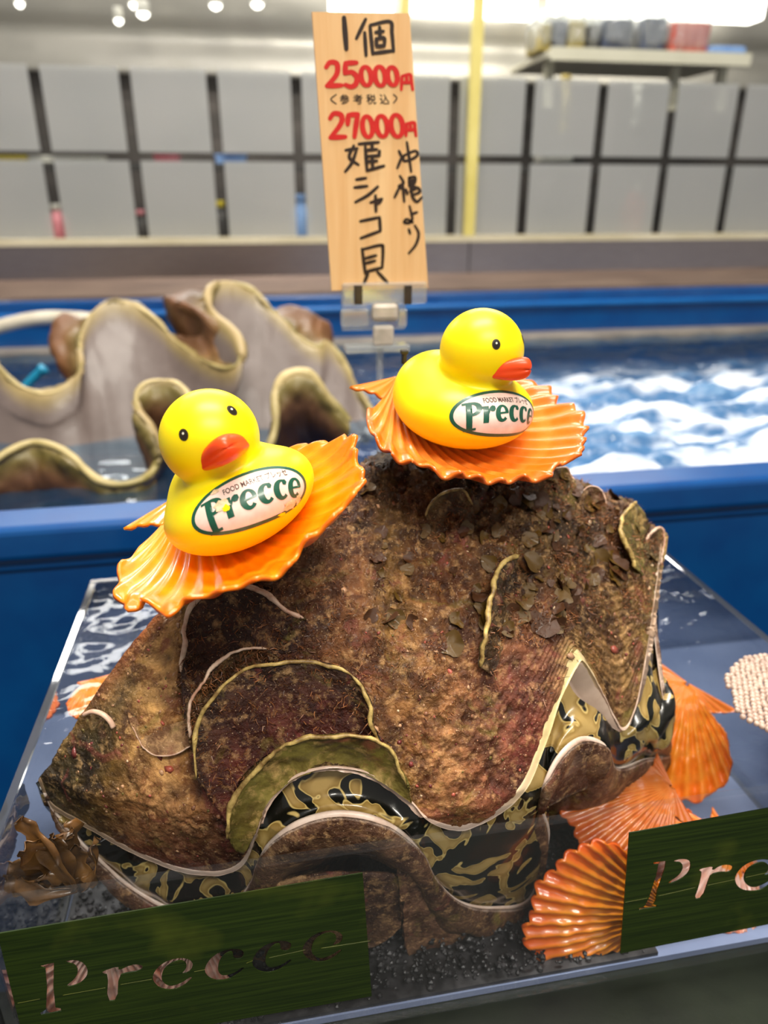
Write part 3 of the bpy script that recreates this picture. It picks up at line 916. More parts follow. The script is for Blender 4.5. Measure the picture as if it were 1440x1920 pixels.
scute([(798,968),(812,938),(842,920),(872,921),(884,948)], [(806,1010),(832,998),(856,992),(882,990),(896,978)], 11, 4, 'rim_y', ((92, 66, 42), (118, 96, 58)), 1.1, seed=6)
scute([(1196,938),(1172,962),(1164,1000),(1184,1038),(1192,1066)], [(1222,985),(1210,1002),(1204,1024),(1208,1052),(1206,1080)], 11, 3, 'rim_y', ((100, 92, 48), (128, 116, 62)), 1.7, 'olive', seed=7)
scute([(1212,1012),(1222,998),(1238,990),(1246,1010),(1240,1060)], [(1200,1050),(1206,1040),(1218,1040),(1226,1052),(1228,1080)], 6, 0, 'rim_p', ((100, 84, 50), (110, 92, 56)), 1.2, seed=8)
scute([(1010,905),(1035,880),(1060,876),(1078,900)], [(1015,935),(1040,925),(1062,925),(1080,930)], 9, 2, 'rim_p', ((84, 60, 40), (100, 74, 50)), 0.8, seed=9)
scute([(1085,930),(1105,912),(1128,918),(1138,945)], [(1090,965),(1108,955),(1126,955),(1140,968)], 8, 1, 'rim_p', ((90, 64, 44), (110, 84, 56)), 0.8, seed=10)
# growth step on the left tongue and a pale worm tube
scute([(248,1362),(262,1392),(290,1414),(325,1414),(362,1396)], [(240,1336),(262,1350),(290,1358),(325,1356),(356,1346)], 6.5, 4, 'rim_p', ((178, 140, 96), (184, 146, 104)), 0.5, seed=11, powr=0.9)
wt = base_pt([157, 172, 190, 205, 213], [1340, 1334, 1338, 1350, 1364], np.array([5, 6.5, 7, 6.5, 5]) * mm)
tube('worm_tube', crom(wt, 20), 0.0013, pmat('worm_tube', srgb(214, 182, 158), srgb(190, 150, 128), 200, 0.4), clam, 8, 0.7)

# pale lip along the upper valve's edge
lipw = np.interp(np.linspace(0, 28, nu), [0, 3, 6, 8, 12, 15, 16.5, 17.5, 19, 20.5, 21.2, 22, 23, 28], [7, 9, 9, 6, 6, 11, 14, 22, 34, 30, 16, 8, 6, 8])
lp = G[:, 0]
dr = G[:, 20, :2] - G[:, 0, :2]
dr /= np.linalg.norm(dr, axis=1, keepdims=True) + 1e-9
t = np.linspace(0, 1, 6)
LG = lp[:, None, :2] + dr[:, None] * (lipw[:, None, None] * (t[None, :, None] - 0.12))
Vl = base_pt(LG[..., 0], LG[..., 1], (lp[:, 2:3] + 0.9 - 0.7 * t[None] ** 2) * mm)
Nl = grid_normals(Vl); fl = np.mean(np.sum(Nl * (CAM - Vl), -1)) < 0
Vl = Vl + (-Nl if fl else Nl) * (fbm(Vl, 160, 3, 70) * 0.3 * mm)[..., None]
uu = np.linspace(0, 28, nu)
c_w, c_y, c_b = np.array(srgb(206, 178, 160)), np.array(srgb(222, 202, 146)), np.array(srgb(150, 120, 84))
wy = np.clip(np.interp(uu, [16, 18, 20.5, 21.5, 22], [0, 1, 1, 0.6, 0]), 0, 1)[:, None, None]
wb = np.clip(np.interp(uu, [0, 2, 4, 24, 27], [0.8, 0.7, 0, 0, 0.8]), 0, 1)[:, None, None]
lc = (c_w * (1 - wy) + c_y * wy) * (1 - wb) + c_b * wb
lc = lc * (1 - 0.25 * np.clip(np.sin(t * 22)[None, :, None], 0, 1) * wy)
M['lip'] = shell_mat('lip_shell', 0.35, bmp=0.15, sc=50, speck=False)
def soft_attr(name, rough=0.35, amt=0.3, sc=80, coat=0.3, bm=0.15, dk=(0.5, 0.42, 0.36)):
    m, nt, b = newmat(name)
    at = N(nt, 'ShaderNodeAttribute', attribute_name='Col')
    f = noise_fac(nt, sc, 5, 0.6, 0.45, 0.75)
    m_ = N(nt, 'ShaderNodeMath', operation='MULTIPLY'); m_.inputs[1].default_value = amt
    nt.links.new(f, m_.inputs[0])
    c = mixc(nt, m_.outputs[0], at.outputs['Color'], mixc(nt, 1.0, at.outputs['Color'], dk, 'MULTIPLY'))
    nt.links.new(c, b.inputs['Base Color'])
    b.inputs['Roughness'].default_value = rough
    b.inputs['Coat Weight'].default_value = coat
    b.inputs['Coat Roughness'].default_value = 0.1
    bump(nt, b, sc * 3, bm, 0.0015)
    return m
M['lip'] = soft_attr('pale_lip')
sheet('lip_edge', Vl, M['lip'], clam, 0.0032, np.repeat(lc, 6, 1) if lc.shape[1] == 1 else lc, fl)
# white inner wall of the right-hand fold
fo_, _ = px_sheet('inner_lip', [([(1078,1250),(1097,1243),(1120,1282),(1145,1328),(1167,1369)], [9, 9, 2, -3, -8]), ([(1062,1262),(1066,1280),(1090,1318),(1122,1348),(1162,1373)], [-2, -4, -7, -9, -10])], M['lip'], clam, 40, 8, 0.002, ((208, 184, 164), (190, 166, 150)), 0.15)

# patterned mantle between the valves
def mantle_mat():
    m, nt, b = newmat('mantle_skin')
    tc = N(nt, 'ShaderNodeTexCoord')
    n = N(nt, 'ShaderNodeTexNoise', Scale=42, Detail=1.5, Roughness=0.4, Distortion=2.2)
    nt.links.new(tc.outputs['Object'], n.inputs['Vector'])
    r = N(nt, 'ShaderNodeValToRGB')
    e = r.color_ramp.elements
    e[0].position = 0.0; e[0].color = (0.004, 0.004, 0.003, 1)
    e[1].position = 1.0; e[1].color = (*srgb(176, 148, 86), 1)
    for p, c in ((0.505, (0.005, 0.005, 0.003)), (0.52, srgb(206, 180, 112)), (0.545, srgb(140, 112, 56)), (0.64, srgb(170, 142, 84))):
        x = e.new(p); x.color = (*c, 1)
    nt.links.new(n.outputs['Fac'], r.inputs['Fac'])
    nt.links.new(r.outputs['Color'], b.inputs['Base Color'])
    b.inputs['Roughness'].default_value = 0.25
    b.inputs['Coat Weight'].default_value = 0.4
    bump(nt, b, 120, 0.2, 0.001)
    return m
M['mantle'] = mantle_mat()
WW = [(84,1486,0),(108,1530,0),(165,1592,0),(240,1660,0),(330,1708,0),(420,1708,0),(470,1662,0),(490,1612,0),(512,1580,0),(560,1546,0),(625,1528,0),(690,1534,0),(745,1560,0),(785,1597,0),
      (815,1650,0),(862,1692,0),(930,1702,0),(995,1682,0),(1028,1570,-4),(1014,1505,-3),(1042,1430,0),(1085,1388,1),(1130,1398,0),(1152,1440,-3),(1205,1424,0),(1258,1404,2),(1240,1290,-4),(1228,1200,-12),(1222,1150,-16)]
WG = np.array(WW, float)
LPX = CG[:, 0]
r0 = LPX.copy(); r0[:, :2] += (CG[:, 1, :2] - LPX[:, :2]) * 0.16; r0[:, 2] -= 9
r1 = LPX.copy(); r1[:, 2] -= 6
r2 = 0.5 * (LPX + WG); r2[:, 2] = np.minimum(LPX[:, 2], WG[:, 2]) - 1.5
r3 = 0.2 * LPX + 0.8 * WG; r3[:, 2] = WG[:, 2] + 0.5
r4 = WG.copy(); r4[:, 2] -= 3
# bulges of soft mantle
for i in (8, 9, 10, 11, 12, 19, 20, 21, 22):
    r0[i, 2] -= 6; r1[i, 2] -= 6; r2[i, 2] -= 5; r3[i, 2] -= 3
for i, a in ((15, 2), (16, 3), (17, 3), (24, 3), (25, 3), (26, -6), (27, -10), (28, -12), (3, 3), (4, 3)):
    r2[i, 2] += a; r3[i, 2] += a
MG = np.stack([r0, r1, r2, r3, r4], 1)
MG2 = grid2(MG, 260, 40)
Vm = base_pt(MG2[..., 0], MG2[..., 1], MG2[..., 2] * mm)
Nm = grid_normals(Vm); fl = np.mean(np.sum(Nm * (CAM - Vm), -1)) < 0
Vm = Vm + (-Nm if fl else Nm) * (fbm(Vm, 60, 3, 80) * 0.9 * mm)[..., None]
sheet('mantle', Vm, M['mantle'], clam, 0.0015, None, fl)

bc = at_y(1224, 1335, 0.297)
bl = []
for i in range(48):
    for j in range(33):
        th_, ph_2 = 2 * math.pi * i / 48, math.pi * j / 32
        d_ = np.array([math.sin(ph_2) * math.cos(th_), math.sin(ph_2) * math.sin(th_), math.cos(ph_2)])
        r_2 = 1 + 0.10 * math.sin(3 * th_ + 4 * ph_2) + 0.05 * math.sin(7 * th_)
        bl.append(bc + r_2 * (d_[0] * 0.0120 * RIGHT + d_[1] * 0.011 * np.array([0.17, 0.98, 0]) + d_[2] * 0.0185 * unit(np.array([0.12, 0.35, 0.9]))))
bo_ = mesh('mantle_fold', np.array(bl), grid_faces(48, 33, 0, True, True), M['mantle'], clam)

# lower valve under water
W3 = crom(WG, 220)
Wp = base_pt(W3[:, 0], W3[:, 1], W3[:, 2] * mm)
cen = np.array([0.07, 0.34, BZ0 + 0.008])
rows = []
for k, (a, dz, out) in enumerate(((0, 0, 0), (0.0, -0.006, 0.0015), (0.03, -0.018, 0.002), (0.12, -0.034, 0.0), (0.3, -0.055, 0.0), (0.6, -0.080, 0), (0.9, -0.10, 0))):
    q = Wp * (1 - a) + cen * a
    q[:, 2] = np.maximum(Wp[:, 2] + dz, BZ0 + 0.006)
    q[:, 1] -= out
    q[:, 1] = np.maximum(q[:, 1], BY0 + TH + 0.0035)
    rows.append(q)
LV = np.stack(rows, 1)
LV = np.stack([crom(LV[i], 40) for i in range(len(LV))], 0)
Nl = grid_normals(LV); fl = np.mean(np.sum(Nl * (CAM - LV), -1)) < 0
LV = LV + (-Nl if fl else Nl) * ((fbm(LV, 70, 4, 90) * 1.2) * mm * np.clip(np.linspace(0, 6, 40), 0, 1)[None])[..., None]
LV[..., 1] = np.maximum(LV[..., 1], BY0 + TH + 0.002)
lcol = np.array(srgb(116, 82, 58)) * (1 + 0.3 * fbm(LV, 40, 3, 91))[..., None]
lcol[:, :2] = np.array(srgb(200, 176, 160))
sheet('lower_valve', LV, M['clam'], clam, 0.002, np.clip(lcol, 0.004, 1), fl)
tp = crom(WG, 240)
tp3 = base_pt(tp[:, 0], tp[:, 1], (tp[:, 2] + 0.6) * mm)
tube('lower_lip', tp3, np.interp(np.linspace(0, 28, 240), [0, 7, 9, 12, 13, 18, 20, 22, 24, 28], [1.0, 1.6, 2.0, 1.8, 1.1, 0.8, 1.8, 1.5, .3, .3]) * mm, M['rim_w'], clam, 8, 0.6)
# brown fluted backs of the lower valve's folds that stand up between the upper ones
px_sheet('lower_fold', [([(520,1625),(560,1612),(630,1600),(700,1606),(772,1612)], -2), ([(522,1598),(562,1562),(627,1543),(690,1549),(756,1584)], 1.5)], M['clam'], clam, 50, 12, 0.0015, ((70, 46, 38), (92, 58, 48)), 0.4, seed=31)
px_sheet('lower_fold', [([(1030,1512),(1060,1496),(1100,1480),(1140,1470),(1160,1450)], -3), ([(1034,1470),(1056,1424),(1088,1403),(1126,1408),(1146,1436)], 2.5)], M['clam'], clam, 50, 12, 0.0015, ((86, 62, 50), (112, 84, 68)), 0.4, seed=32)
px_sheet('lower_scute', [([(742,1612),(790,1625),(830,1670),(870,1702),(940,1712),(1000,1690)], 1), ([(752,1690),(766,1790),(815,1802),(852,1786),(884,1748),(990,1700)], 5)], M['clam'], clam, 60, 16, 0.0015, ((122, 84, 62), (140, 104, 78)), 0.8, seed=33)
px_sheet('lower_scute', [([(560,1650),(610,1640),(660,1640),(720,1640),(770,1650)], 0), ([(600,1760),(640,1790),(690,1780),(715,1770),(750,1740)], 3)], M['clam'], clam, 50, 16, 0.0015, ((96, 66, 48), (110, 80, 56)), 0.8, seed=34)
px_sheet('lower_scute', [([(380,1690),(440,1690),(500,1660),(560,1650),(640,1640)], 1), ([(400,1850),(450,1872),(540,1860),(620,1836),(670,1800)], 4)], M['clam'], clam, 50, 16, 0.0015, ((150, 116, 80), (166, 130, 92)), 0.8, seed=34)

# algae growing on the clam
rng = np.random.default_rng(11)
def clam_pick(n, wfun):
    out = []
    while len(out) < n:
        i = rng.integers(4, nu - 4); j = rng.integers(6, nv + 10)
        p = UV_GRID[i, j]
        if rng.random() < wfun(i, j, p):
            out.append((p, UV_N[i, j], (i, j)))
    return out
def dens(i, j, p):
    z = p[2]
    u = i / nu * 28
    d = np.clip((z - 0.03) / 0.05, 0, 1)
    if u < 5: d *= 0.05
    if 6 < u < 13: d = max(d, 0.35) if j < nv * 0.9 else d
    return d
tv, tf = [], []
picks = [(p, nn) for p, nn, _ in clam_pick(9000, lambda i, j, p: dens(i, j, p) * (1.0 if float(vnoise(p[None], 95, 55)[0]) > 0.0 else 0.10))]
for si, gsc in enumerate(SCUTES[:3] + SCUTES[4:10]):
    ng = grid_normals(gsc)
    if np.mean(np.sum(ng * (CAM - gsc), -1)) < 0: ng = -ng
    for _ in range(650 if si < 3 else 120):
        i, j = rng.integers(2, gsc.shape[0] - 2), int(gsc.shape[1] * rng.uniform(0.0, 0.93))
        picks.append((gsc[i, j], ng[i, j]))
for p, nn in picks:
    L = rng.uniform(0.0012, 0.0046)
    d = nn * 0.6 + rng.normal(0, 0.6, 3); d /= np.linalg.norm(d)
    s = np.cross(d, rng.normal(0, 1, 3)); s /= np.linalg.norm(s) + 1e-9
    wd = rng.uniform(0.00010, 0.00028)
    b2 = p + d * L * 0.55 + rng.normal(0, 0.0004, 3)
    e2 = p + d * L + rng.normal(0, 0.0011, 3) - np.array([0, 0, 0.0006])
    o_ = len(tv)
    tv += [p - s * wd, p + s * wd, b2 + s * wd * 0.8, b2 - s * wd * 0.8, e2]
    tf += [(o_, o_ + 1, o_ + 2, o_ + 3), (o_ + 3, o_ + 2, o_ + 4)]
M['tuft'] = pmat('red_brown_algae', srgb(150, 96, 56), srgb(66, 36, 22), 90, 0.45, lo=0.42, hi=0.6)
tag(mesh('algae_tufts', tv, tf, M['tuft'], clam, False), kind='stuff')
# leafy brown algae flakes, each its own piece
M['flake'] = pmat('olive_algae_leaf', srgb(104, 78, 22), srgb(64, 42, 16), 120, 0.32, coat=0.1, bmp=(400, 0.3))
M['flake2'] = pmat('brown_algae_leaf', srgb(86, 50, 22), srgb(50, 30, 14), 120, 0.34, coat=0.1, bmp=(400, 0.3))
def flake_mesh(seed):
    r_ = np.random.default_rng(seed)
    nr, na = 5, 18
    V = [(0, 0, 0)]
    for a in range(1, nr):
        for k in range(na):
            th = 2 * math.pi * k / na
            rr = a / (nr - 1) * (1 + 0.10 * math.sin(3 * th + seed) + 0.07 * math.sin(5 * th + 2 * seed))
            V.append((rr * math.cos(th), rr * math.sin(th), 0.20 * (a / (nr - 1)) ** 2 * (0.6 + math.sin(2 * th + seed * 1.7)) + 0.05 * math.sin(5 * th + seed) * (a / (nr - 1)) ** 2))
    Fc = [(0, 1 + k, 1 + (k + 1) % na) for k in range(na)]
    for a in range(nr - 2):
        for k in range(na):
            Fc.append((1 + a * na + k, 1 + (a + 1) * na + k, 1 + (a + 1) * na + (k + 1) % na, 1 + a * na + (k + 1) % na))
    me = bpy.data.meshes.new('algae_leaf')
    me.from_pydata(V, [], Fc)
    me.polygons.foreach_set('use_smooth', [True] * len(me.polygons))
    me.materials.append(M['flake'] if seed % 2 else M['flake2'])
    return me
fm_ = [flake_mesh(s) for s in range(8)]
def dens2(i, j, p):
    u = i / nu * 28
    return 1.0 if (13.5 < u < 27 and p[2] > 0.062) else (0.25 if (8 < u < 14 and p[2] > 0.07) else 0)
for k, (p, nn, _) in enumerate(clam_pick(190, dens2)):
    o = bpy.data.objects.new('algae_leaf', fm_[k % 8])
    COL.objects.link(o)
    r = rng.uniform(0.0018, 0.0046) * (1.6 if rng.random() < 0.10 else 1)
    d = Vector(nn + rng.normal(0, 0.32, 3)).normalized()
    o.matrix_basis = Matrix.Translation(Vector(p + nn * 0.0008)) @ d.to_track_quat('Z', 'Y').to_matrix().to_4x4() @ Matrix.Rotation(rng.uniform(0, 6.28), 4, 'Z') @ Matrix.Scale(r, 4)
    attach(o, clam)
# crusts, shell bits and pink coralline lumps
cv, cf, cc = [], [], []
pal = [srgb(196, 150, 112), srgb(170, 84, 66), srgb(214, 186, 150), srgb(120, 48, 44), srgb(110, 96, 44), srgb(150, 100, 70)]
for p, nn, (i, j) in clam_pick(650, lambda i, j, p: 0.6 if float(vnoise(p[None], 40, 57)[0]) > -0.1 else 0.15):
    r = rng.uniform(0.0003, 0.0011) * (2.0 if rng.random() < 0.06 else 1)
    a = np.cross(nn, rng.normal(0, 1, 3)); a /= np.linalg.norm(a); b_ = np.cross(nn, a)
    q = p + r * ((iv[:, :1] * a * rng.uniform(0.7, 1.7) + iv[:, 1:2] * b_ * rng.uniform(0.6, 1.3) + iv[:, 2:3] * nn * 0.35) * rng.uniform(0.65, 1.25, (len(iv), 1)))
    o_ = len(cv)
    cv.extend(q); cf.extend(tuple(i_ + o_ for i_ in f) for f in ifc)
    cc.extend([np.array(pal[rng.choice(6, p=[.25, .15, .05, .2, .15, .2])]) * rng.uniform(0.7, 1.1)] * len(iv))
tag(mesh('crust_bits', cv, cf, soft_attr('crusts', 0.45, 0.4, 200), clam, True, np.array(cc)), kind='stuff')

# ------------------------------------------------------------------ scallop shells

def scallop_mat(name, ci, co, pale, sss=0.25, rough=0.28):
    m, nt, b = newmat(name)
    at = N(nt, 'ShaderNodeAttribute', attribute_name='Col')
    sep = N(nt, 'ShaderNodeSeparateColor'); nt.links.new(at.outputs['Color'], sep.inputs[0])
    c = mixc(nt, sep.outputs[0], ci, co)                 # towards the rim
    c = mixc(nt, sep.outputs[1], c, pale)                # grooves / growth bands
    f = noise_fac(nt, 70, 4, 0.6, 0.5, 0.75)
    c = mixc(nt, f, c, mixc(nt, 0.35, c, pale))
    nt.links.new(c, b.inputs['Base Color'])
    b.inputs['Roughness'].default_value = rough
    b.inputs['Coat Weight'].default_value = 0.5
    b.inputs['Coat Roughness'].default_value = 0.06
    b.inputs['Subsurface Weight'].default_value = sss
    b.inputs['Subsurface Radius'].default_value = (0.008, 0.003, 0.0008)
    b.inputs['Subsurface Scale'].default_value = 0.6
    bump(nt, b, 260, 0.12, 0.001)
    return m

def scallop(label, centre, normal, umbo_dir, R, mat, H=0.3, cup=1, nrib=22, ribamp=0.018, seed=0, wave=0.03, thick=0.0016, rough_out=0.0, name='scallop_shell', stretch=1.0):
    """centre of the disc, plane normal (towards the viewer side), direction from centre to the umbo. cup=1: hollow side up."""
    ez = unit(normal)
    ey = -unit(umbo_dir - np.dot(umbo_dir, ez) * ez)      # umbo -> rim
    ex = np.cross(ey, ez)
    O = np.asarray(centre, float) - ey * R
    nt_, nr_ = nrib * 12 + 1, 44
    thm = math.radians(64)
    th = np.linspace(-thm, thm, nt_)[:, None]
    s = np.linspace(0.03, 1, nr_)[None, :]
    ribph = np.cos(np.linspace(-math.pi * nrib, math.pi * nrib, nt_))[:, None]
    rmax = 2 * R * np.cos(th) ** 0.72 * (1 - 0.30 * np.clip((np.abs(th) / thm - 0.72) / 0.28, 0, 1) ** 1.6)
    jit = vnoise(np.stack([th * 9, th * 0 + seed, th * 0], -1), 1.0, seed)
    rr = s * rmax * (1 + wave * 0.25 * s ** 6 * ribph + wave * jit * s ** 4)
    x = rr * np.sin(th) * stretch
    y = rr * np.cos(th)
    d2 = (x ** 2 + (y - R) ** 2) / R ** 2
    z = -H * R * np.clip(1 - d2, -0.3, 1) ** 1.0
    z = np.where(d2 > 1, -H * R * (1 - d2) * 0.5, z)
    rib = ribamp * R * (s ** 0.8) * ribph * np.clip((1 - np.abs(th) / thm) * 6, 0, 1)
    flut = np.clip((s - 0.86) / 0.14, 0, 1) ** 2 * R * wave * 0.9 * np.sin(th * nrib * 0.55 + seed + 2 * jit)
    grow = 0.004 * R * np.sin(s * 46 + 2 * jit) * rough_out
    z = z + rib + flut + grow
    z = z * cup
    P = O + x[..., None] * ex + y[..., None] * ey + z[..., None] * ez
    if rough_out:
        P = P + ez * (fbm(P, 220, 3, seed)[..., None] * 0.0006 * rough_out)
    base = np.array(centre) - ez * H * R * (1 if cup > 0 else 0)
    t = thing(name, label, 'shell', base, 'orange scallop shells')
    Nn_ = grid_normals(P); fl = np.mean(Nn_ @ ez) < 0
    groove = np.clip(-ribph * 0.5 + 0.1, 0, 1) * (0.35 if not rough_out else 0.55) + 0.25 * np.clip(np.sin(s * 30 + seed), 0, 1) * (s < 0.85)
    col = np.stack([np.broadcast_to(s ** 1.5, groove.shape), groove, groove * 0], -1)
    sheet('valve', P, mat, t, thick, col, fl)
    for sd in (-1, 1):
        q = np.linspace(0, 1, 16)[:, None]; r_ = np.linspace(0.03, 1, 18)[None, :]
        L = 0.70 * R if sd < 0 else 0.56 * R
        ph2 = math.radians(62) + q * math.radians(33)                 # from the valve's edge round to the hinge line
        rad = r_ * L * (0.72 + 0.34 * q ** 1.5)
        ax, ay = sd * rad * np.sin(ph2) * stretch, rad * np.cos(ph2)
        dd = (ax ** 2 + (ay - R) ** 2) / R ** 2
        zz = np.where(dd > 1, -H * R * (1 - dd) * 0.5, -H * R * np.clip(1 - dd, -0.3, 1))
        zz = cup * (zz * (1 - 0.75 * q) + 0.010 * R * np.cos(q * 18) * r_)
        E_ = O + ax[..., None] * ex + ay[..., None] * ey + zz[..., None] * ez
        Ne = grid_normals(E_); fe = np.mean(Ne @ ez) < 0
        ce = np.stack([0.6 + 0 * ax, 0.3 * np.clip(np.cos(q * 18), 0, 1) + 0 * ax, 0 * ax], -1)
        sheet('ear', E_, mat, t, thick, ce, fe)
    return t, (O, ex, ey, ez)

M['sc_in1'] = scallop_mat('orange_scallop_inside', srgb(255, 160, 6), srgb(250, 118, 2), srgb(255, 172, 28), 0.3)
M['sc_in2'] = scallop_mat('peach_scallop_inside', srgb(220, 146, 54), srgb(222, 102, 14), srgb(238, 160, 76), 0.2)
M['sc_out1'] = scallop_mat('orange_scallop_outside', srgb(238, 128, 4), srgb(238, 104, 2), srgb(246, 156, 40), 0.1, 0.35)
M['sc_out2'] = scallop_mat('red_orange_scallop_outside', srgb(190, 96, 24), srgb(178, 74, 8), srgb(208, 126, 56), 0.1, 0.35)
M['sc_out3'] = scallop_mat('deep_orange_scallop_outside', srgb(214, 126, 4), srgb(216, 86, 2), srgb(230, 156, 36), 0.1, 0.35)
M['sc_pink'] = scallop_mat('pink_scallop', srgb(222, 176, 160), srgb(206, 120, 90), srgb(240, 212, 200), 0.1, 0.35)

def tilted(roll_deg, toward_deg, px=None):
    """plane normal: up, leaning roll (to the viewer's left +) and tipped towards the viewer"""
    fh = unit([FWD[0], FWD[1], 0])
    n = np.array([0, 0, 1.0])
    a = math.radians(toward_deg)
    n = math.cos(a) * n - math.sin(a) * fh
    r = math.radians(roll_deg)
    # rotate about the horizontal view axis
    k = fh
    return n * math.cos(r) - np.cross(k, n) * math.sin(r) * 1.0 if False else (n * math.cos(r) + np.cross(k, n) * math.sin(-r) + k * np.dot(k, n) * (1 - math.cos(r)))
fh = unit([FWD[0], FWD[1], 0])

# left shell and right shell carrying the ducks
cL = at_d(448, 962, 0.312); nL = tilted(21, 9)
scL, frL = scallop('bright orange scallop shell under the left, leaning rubber duck', cL, nL, unit(fh * 0.72 - RIGHT * 0.66), 0.0535, M['sc_in1'], H=0.30, nrib=20, ribamp=0.015, seed=3, wave=0.06)
cR = at_d(886, 782, 0.368); nR = tilted(-6, 13)
scR, frR = scallop('peach orange ribbed scallop shell under the right, upright rubber duck', cR, nR, unit(fh * 0.75 - RIGHT * 0.72), 0.053, M['sc_in2'], H=0.34, nrib=22, ribamp=0.026, seed=8, wave=0.035)
# black tie on the right shell's hinge
p = at_d(758, 668, float(np.linalg.norm(frR[0] - CAM)) + 0.002)
M['black'] = pmat('black_rubber', (0.012, 0.012, 0.012), (0.02, 0.02, 0.02), 60, 0.45)
ct = thing('cable_tie', 'small black tie sticking up from the hinge of the right scallop', 'cable tie', p)
tube('tie_strap', crom(np.array([p + [0, 0, -0.004], p, p + [0.0004, 0, 0.0022]]), 8), 0.0015, M['black'], ct, 8)
box('tie_head', tuple(p + [-0.002, -0.0018, 0.0012]), tuple(p + [0.002, 0.0018, 0.0034]), M['black'], ct, 0.0005)

# scallops lying in the water
def wet(label, cpx, Y, n, udir, R, mat, **kw):
    c = at_y(cpx[0], cpx[1], Y) if len(cpx) == 2 else np.array(cpx)
    return scallop(label, c, n, udir, R, mat, cup=-1, rough_out=1.0, **kw)
camdir = lambda px, py: -unit(ray(px, py))
wet('orange scallop fanning out beside the right end of the clam', (1228, 1372), 0.340, unit(camdir(1232, 1360) + [0, 0, 0.25]), unit(RIGHT * 0.55 + UPC * 0.84), 0.0385, M['sc_out1'], H=0.20, nrib=17, ribamp=0.035, seed=21, stretch=1.15)
wet('finely ribbed pinkish orange scallop just under the front rim of the box', (1160, 1500), 0.280, np.array([0.0, -0.45, 1.0]), unit(np.array([0.97, 0.1, 0.0])), 0.0335, M['sc_out2'], H=0.16, nrib=26, ribamp=0.022, seed=22)
wet('deep orange scallop behind the front wall and partly behind the right leaf label', (1122, 1722), 0.2425, np.array([0.0, -1.0, 0.22]), np.array([1.0, 0.0, -0.02]), 0.0385, M['sc_out3'], H=0.12, nrib=22, ribamp=0.028, seed=23)
wet('orange scallop above the deep orange one behind the front wall', (1285, 1630), 0.275, unit(camdir(1250, 1600) + [0, 0, 0.2]), unit(RIGHT * 0.8 + UPC * 0.5), 0.033, M['sc_out1'], H=0.2, nrib=16, ribamp=0.03, seed=24)
wet('pale pink scallop lying flat on the box floor below the deep orange one', (0.232, 0.266, -0.101), 0, np.array([0.05, -0.25, 1.0]), unit(np.array([0.8, 0.5, 0])), 0.031, M['sc_pink'], H=0.12, nrib=20, ribamp=0.02, seed=25)
wet('orange scallop under water at the left back of the clear box', (-0.100, 0.372, -0.014), 0, np.array([0.1, -0.2, 1.0]), unit(np.array([-0.3, 0.9, 0])), 0.0155, M['sc_out1'], H=0.2, nrib=18, ribamp=0.03, seed=26)
wet('pale pink scallop behind the left leaf label at the corner of the box', (-0.087, 0.244, -0.076), 0, np.array([0, -1.0, 0.3]), unit(RIGHT * 0.1 + UPC * 0.9), 0.0245, M['sc_pink'], H=0.16, nrib=20, ribamp=0.025, seed=27)
wet('cream scallop leaning against the front wall behind the middle of the left leaf label', (320, 1838), 0.246, np.array([0.1, -1.0, 0.3]), unit(RIGHT * 0.4 + UPC * 0.8), 0.026, M['sc_pink'], H=0.16, nrib=20, ribamp=0.025, seed=28)

# ------------------------------------------------------------------ rubber ducks
def duck_points():
    nth, nph = 120, 90
    cz = 0.036
    C0 = np.array([0, 0.002, cz])
    th = np.linspace(0, 2 * math.pi, nth, endpoint=False)
    ph_ = np.linspace(0, math.pi, nph)
    D = np.stack([np.sin(ph_)[None] * np.cos(th)[:, None], np.sin(ph_)[None] * np.sin(th)[:, None], np.repeat(np.cos(ph_)[None], nth, 0)], -1)
    def ell(p, c, r):
        q = (p - c) / r
        k0 = np.linalg.norm(q, axis=-1); k1 = np.linalg.norm(q / r, axis=-1)
        return k0 * (k0 - 1) / (k1 + 1e-9)
    def smin(a, b, k):
        h_ = np.clip(0.5 + 0.5 * (b - a) / k, 0, 1)
        return b * (1 - h_) + a * h_ - k * h_ * (1 - h_)
    def sdf(p):
        head = ell(p, np.array([0, -0.004, 0.0492]), np.array([0.0204, 0.0203, 0.0200]))
        body = ell(p, np.array([0, 0.003, 0.0195]), np.array([0.0342, 0.0350, 0.0195]))
        tail = ell(p, np.array([0, 0.024, 0.0285]), np.array([0.0200, 0.0150, 0.0140]))
        bottom = p[..., 2] * -1 + 0.0015
        bd = smin(body, tail, 0.016)
        f = smin(head, bd, 0.0045)
        return f
    # furthest crossing from the inner point: march inwards from outside
    t = np.full(D.shape[:2], 0.06)
    for _ in range(160):
        t = t - 0.7 * sdf(C0 + D * t[..., None])
    t = np.clip(t, 0.004, 0.06)
    return C0 + D * t[..., None]
DUCK = duck_points()
M['duck'] = pmat('yellow_vinyl', srgb(255, 231, 0), srgb(255, 226, 0), 8, 0.38, spec=0.4, sss=0.35)
M['beak'] = pmat('orange_red_paint', srgb(240, 80, 24), srgb(236, 66, 20), 60, 0.35)
M['eye_ring'] = pmat('olive_eye_ring', srgb(62, 52, 18), srgb(52, 42, 14), 90, 0.4)
M['eye_black'] = pmat('black_eye', (0.012, 0.008, 0.004), (0.02, 0.012, 0.006), 90, 0.3)
M['eye_dot'] = pmat('white_eye_dot', srgb(226, 224, 206), srgb(214, 210, 190), 90, 0.4)
M['st_white'] = pmat('sticker_paper', srgb(240, 216, 204), srgb(228, 198, 184), 160, 0.35, coat=0.2)
M['st_green'] = pmat('sticker_green', srgb(20, 84, 62), srgb(16, 74, 56), 160, 0.35, coat=0.2)
M['st_text'] = pmat('sticker_small_text', srgb(78, 60, 50), srgb(66, 50, 42), 160, 0.4)
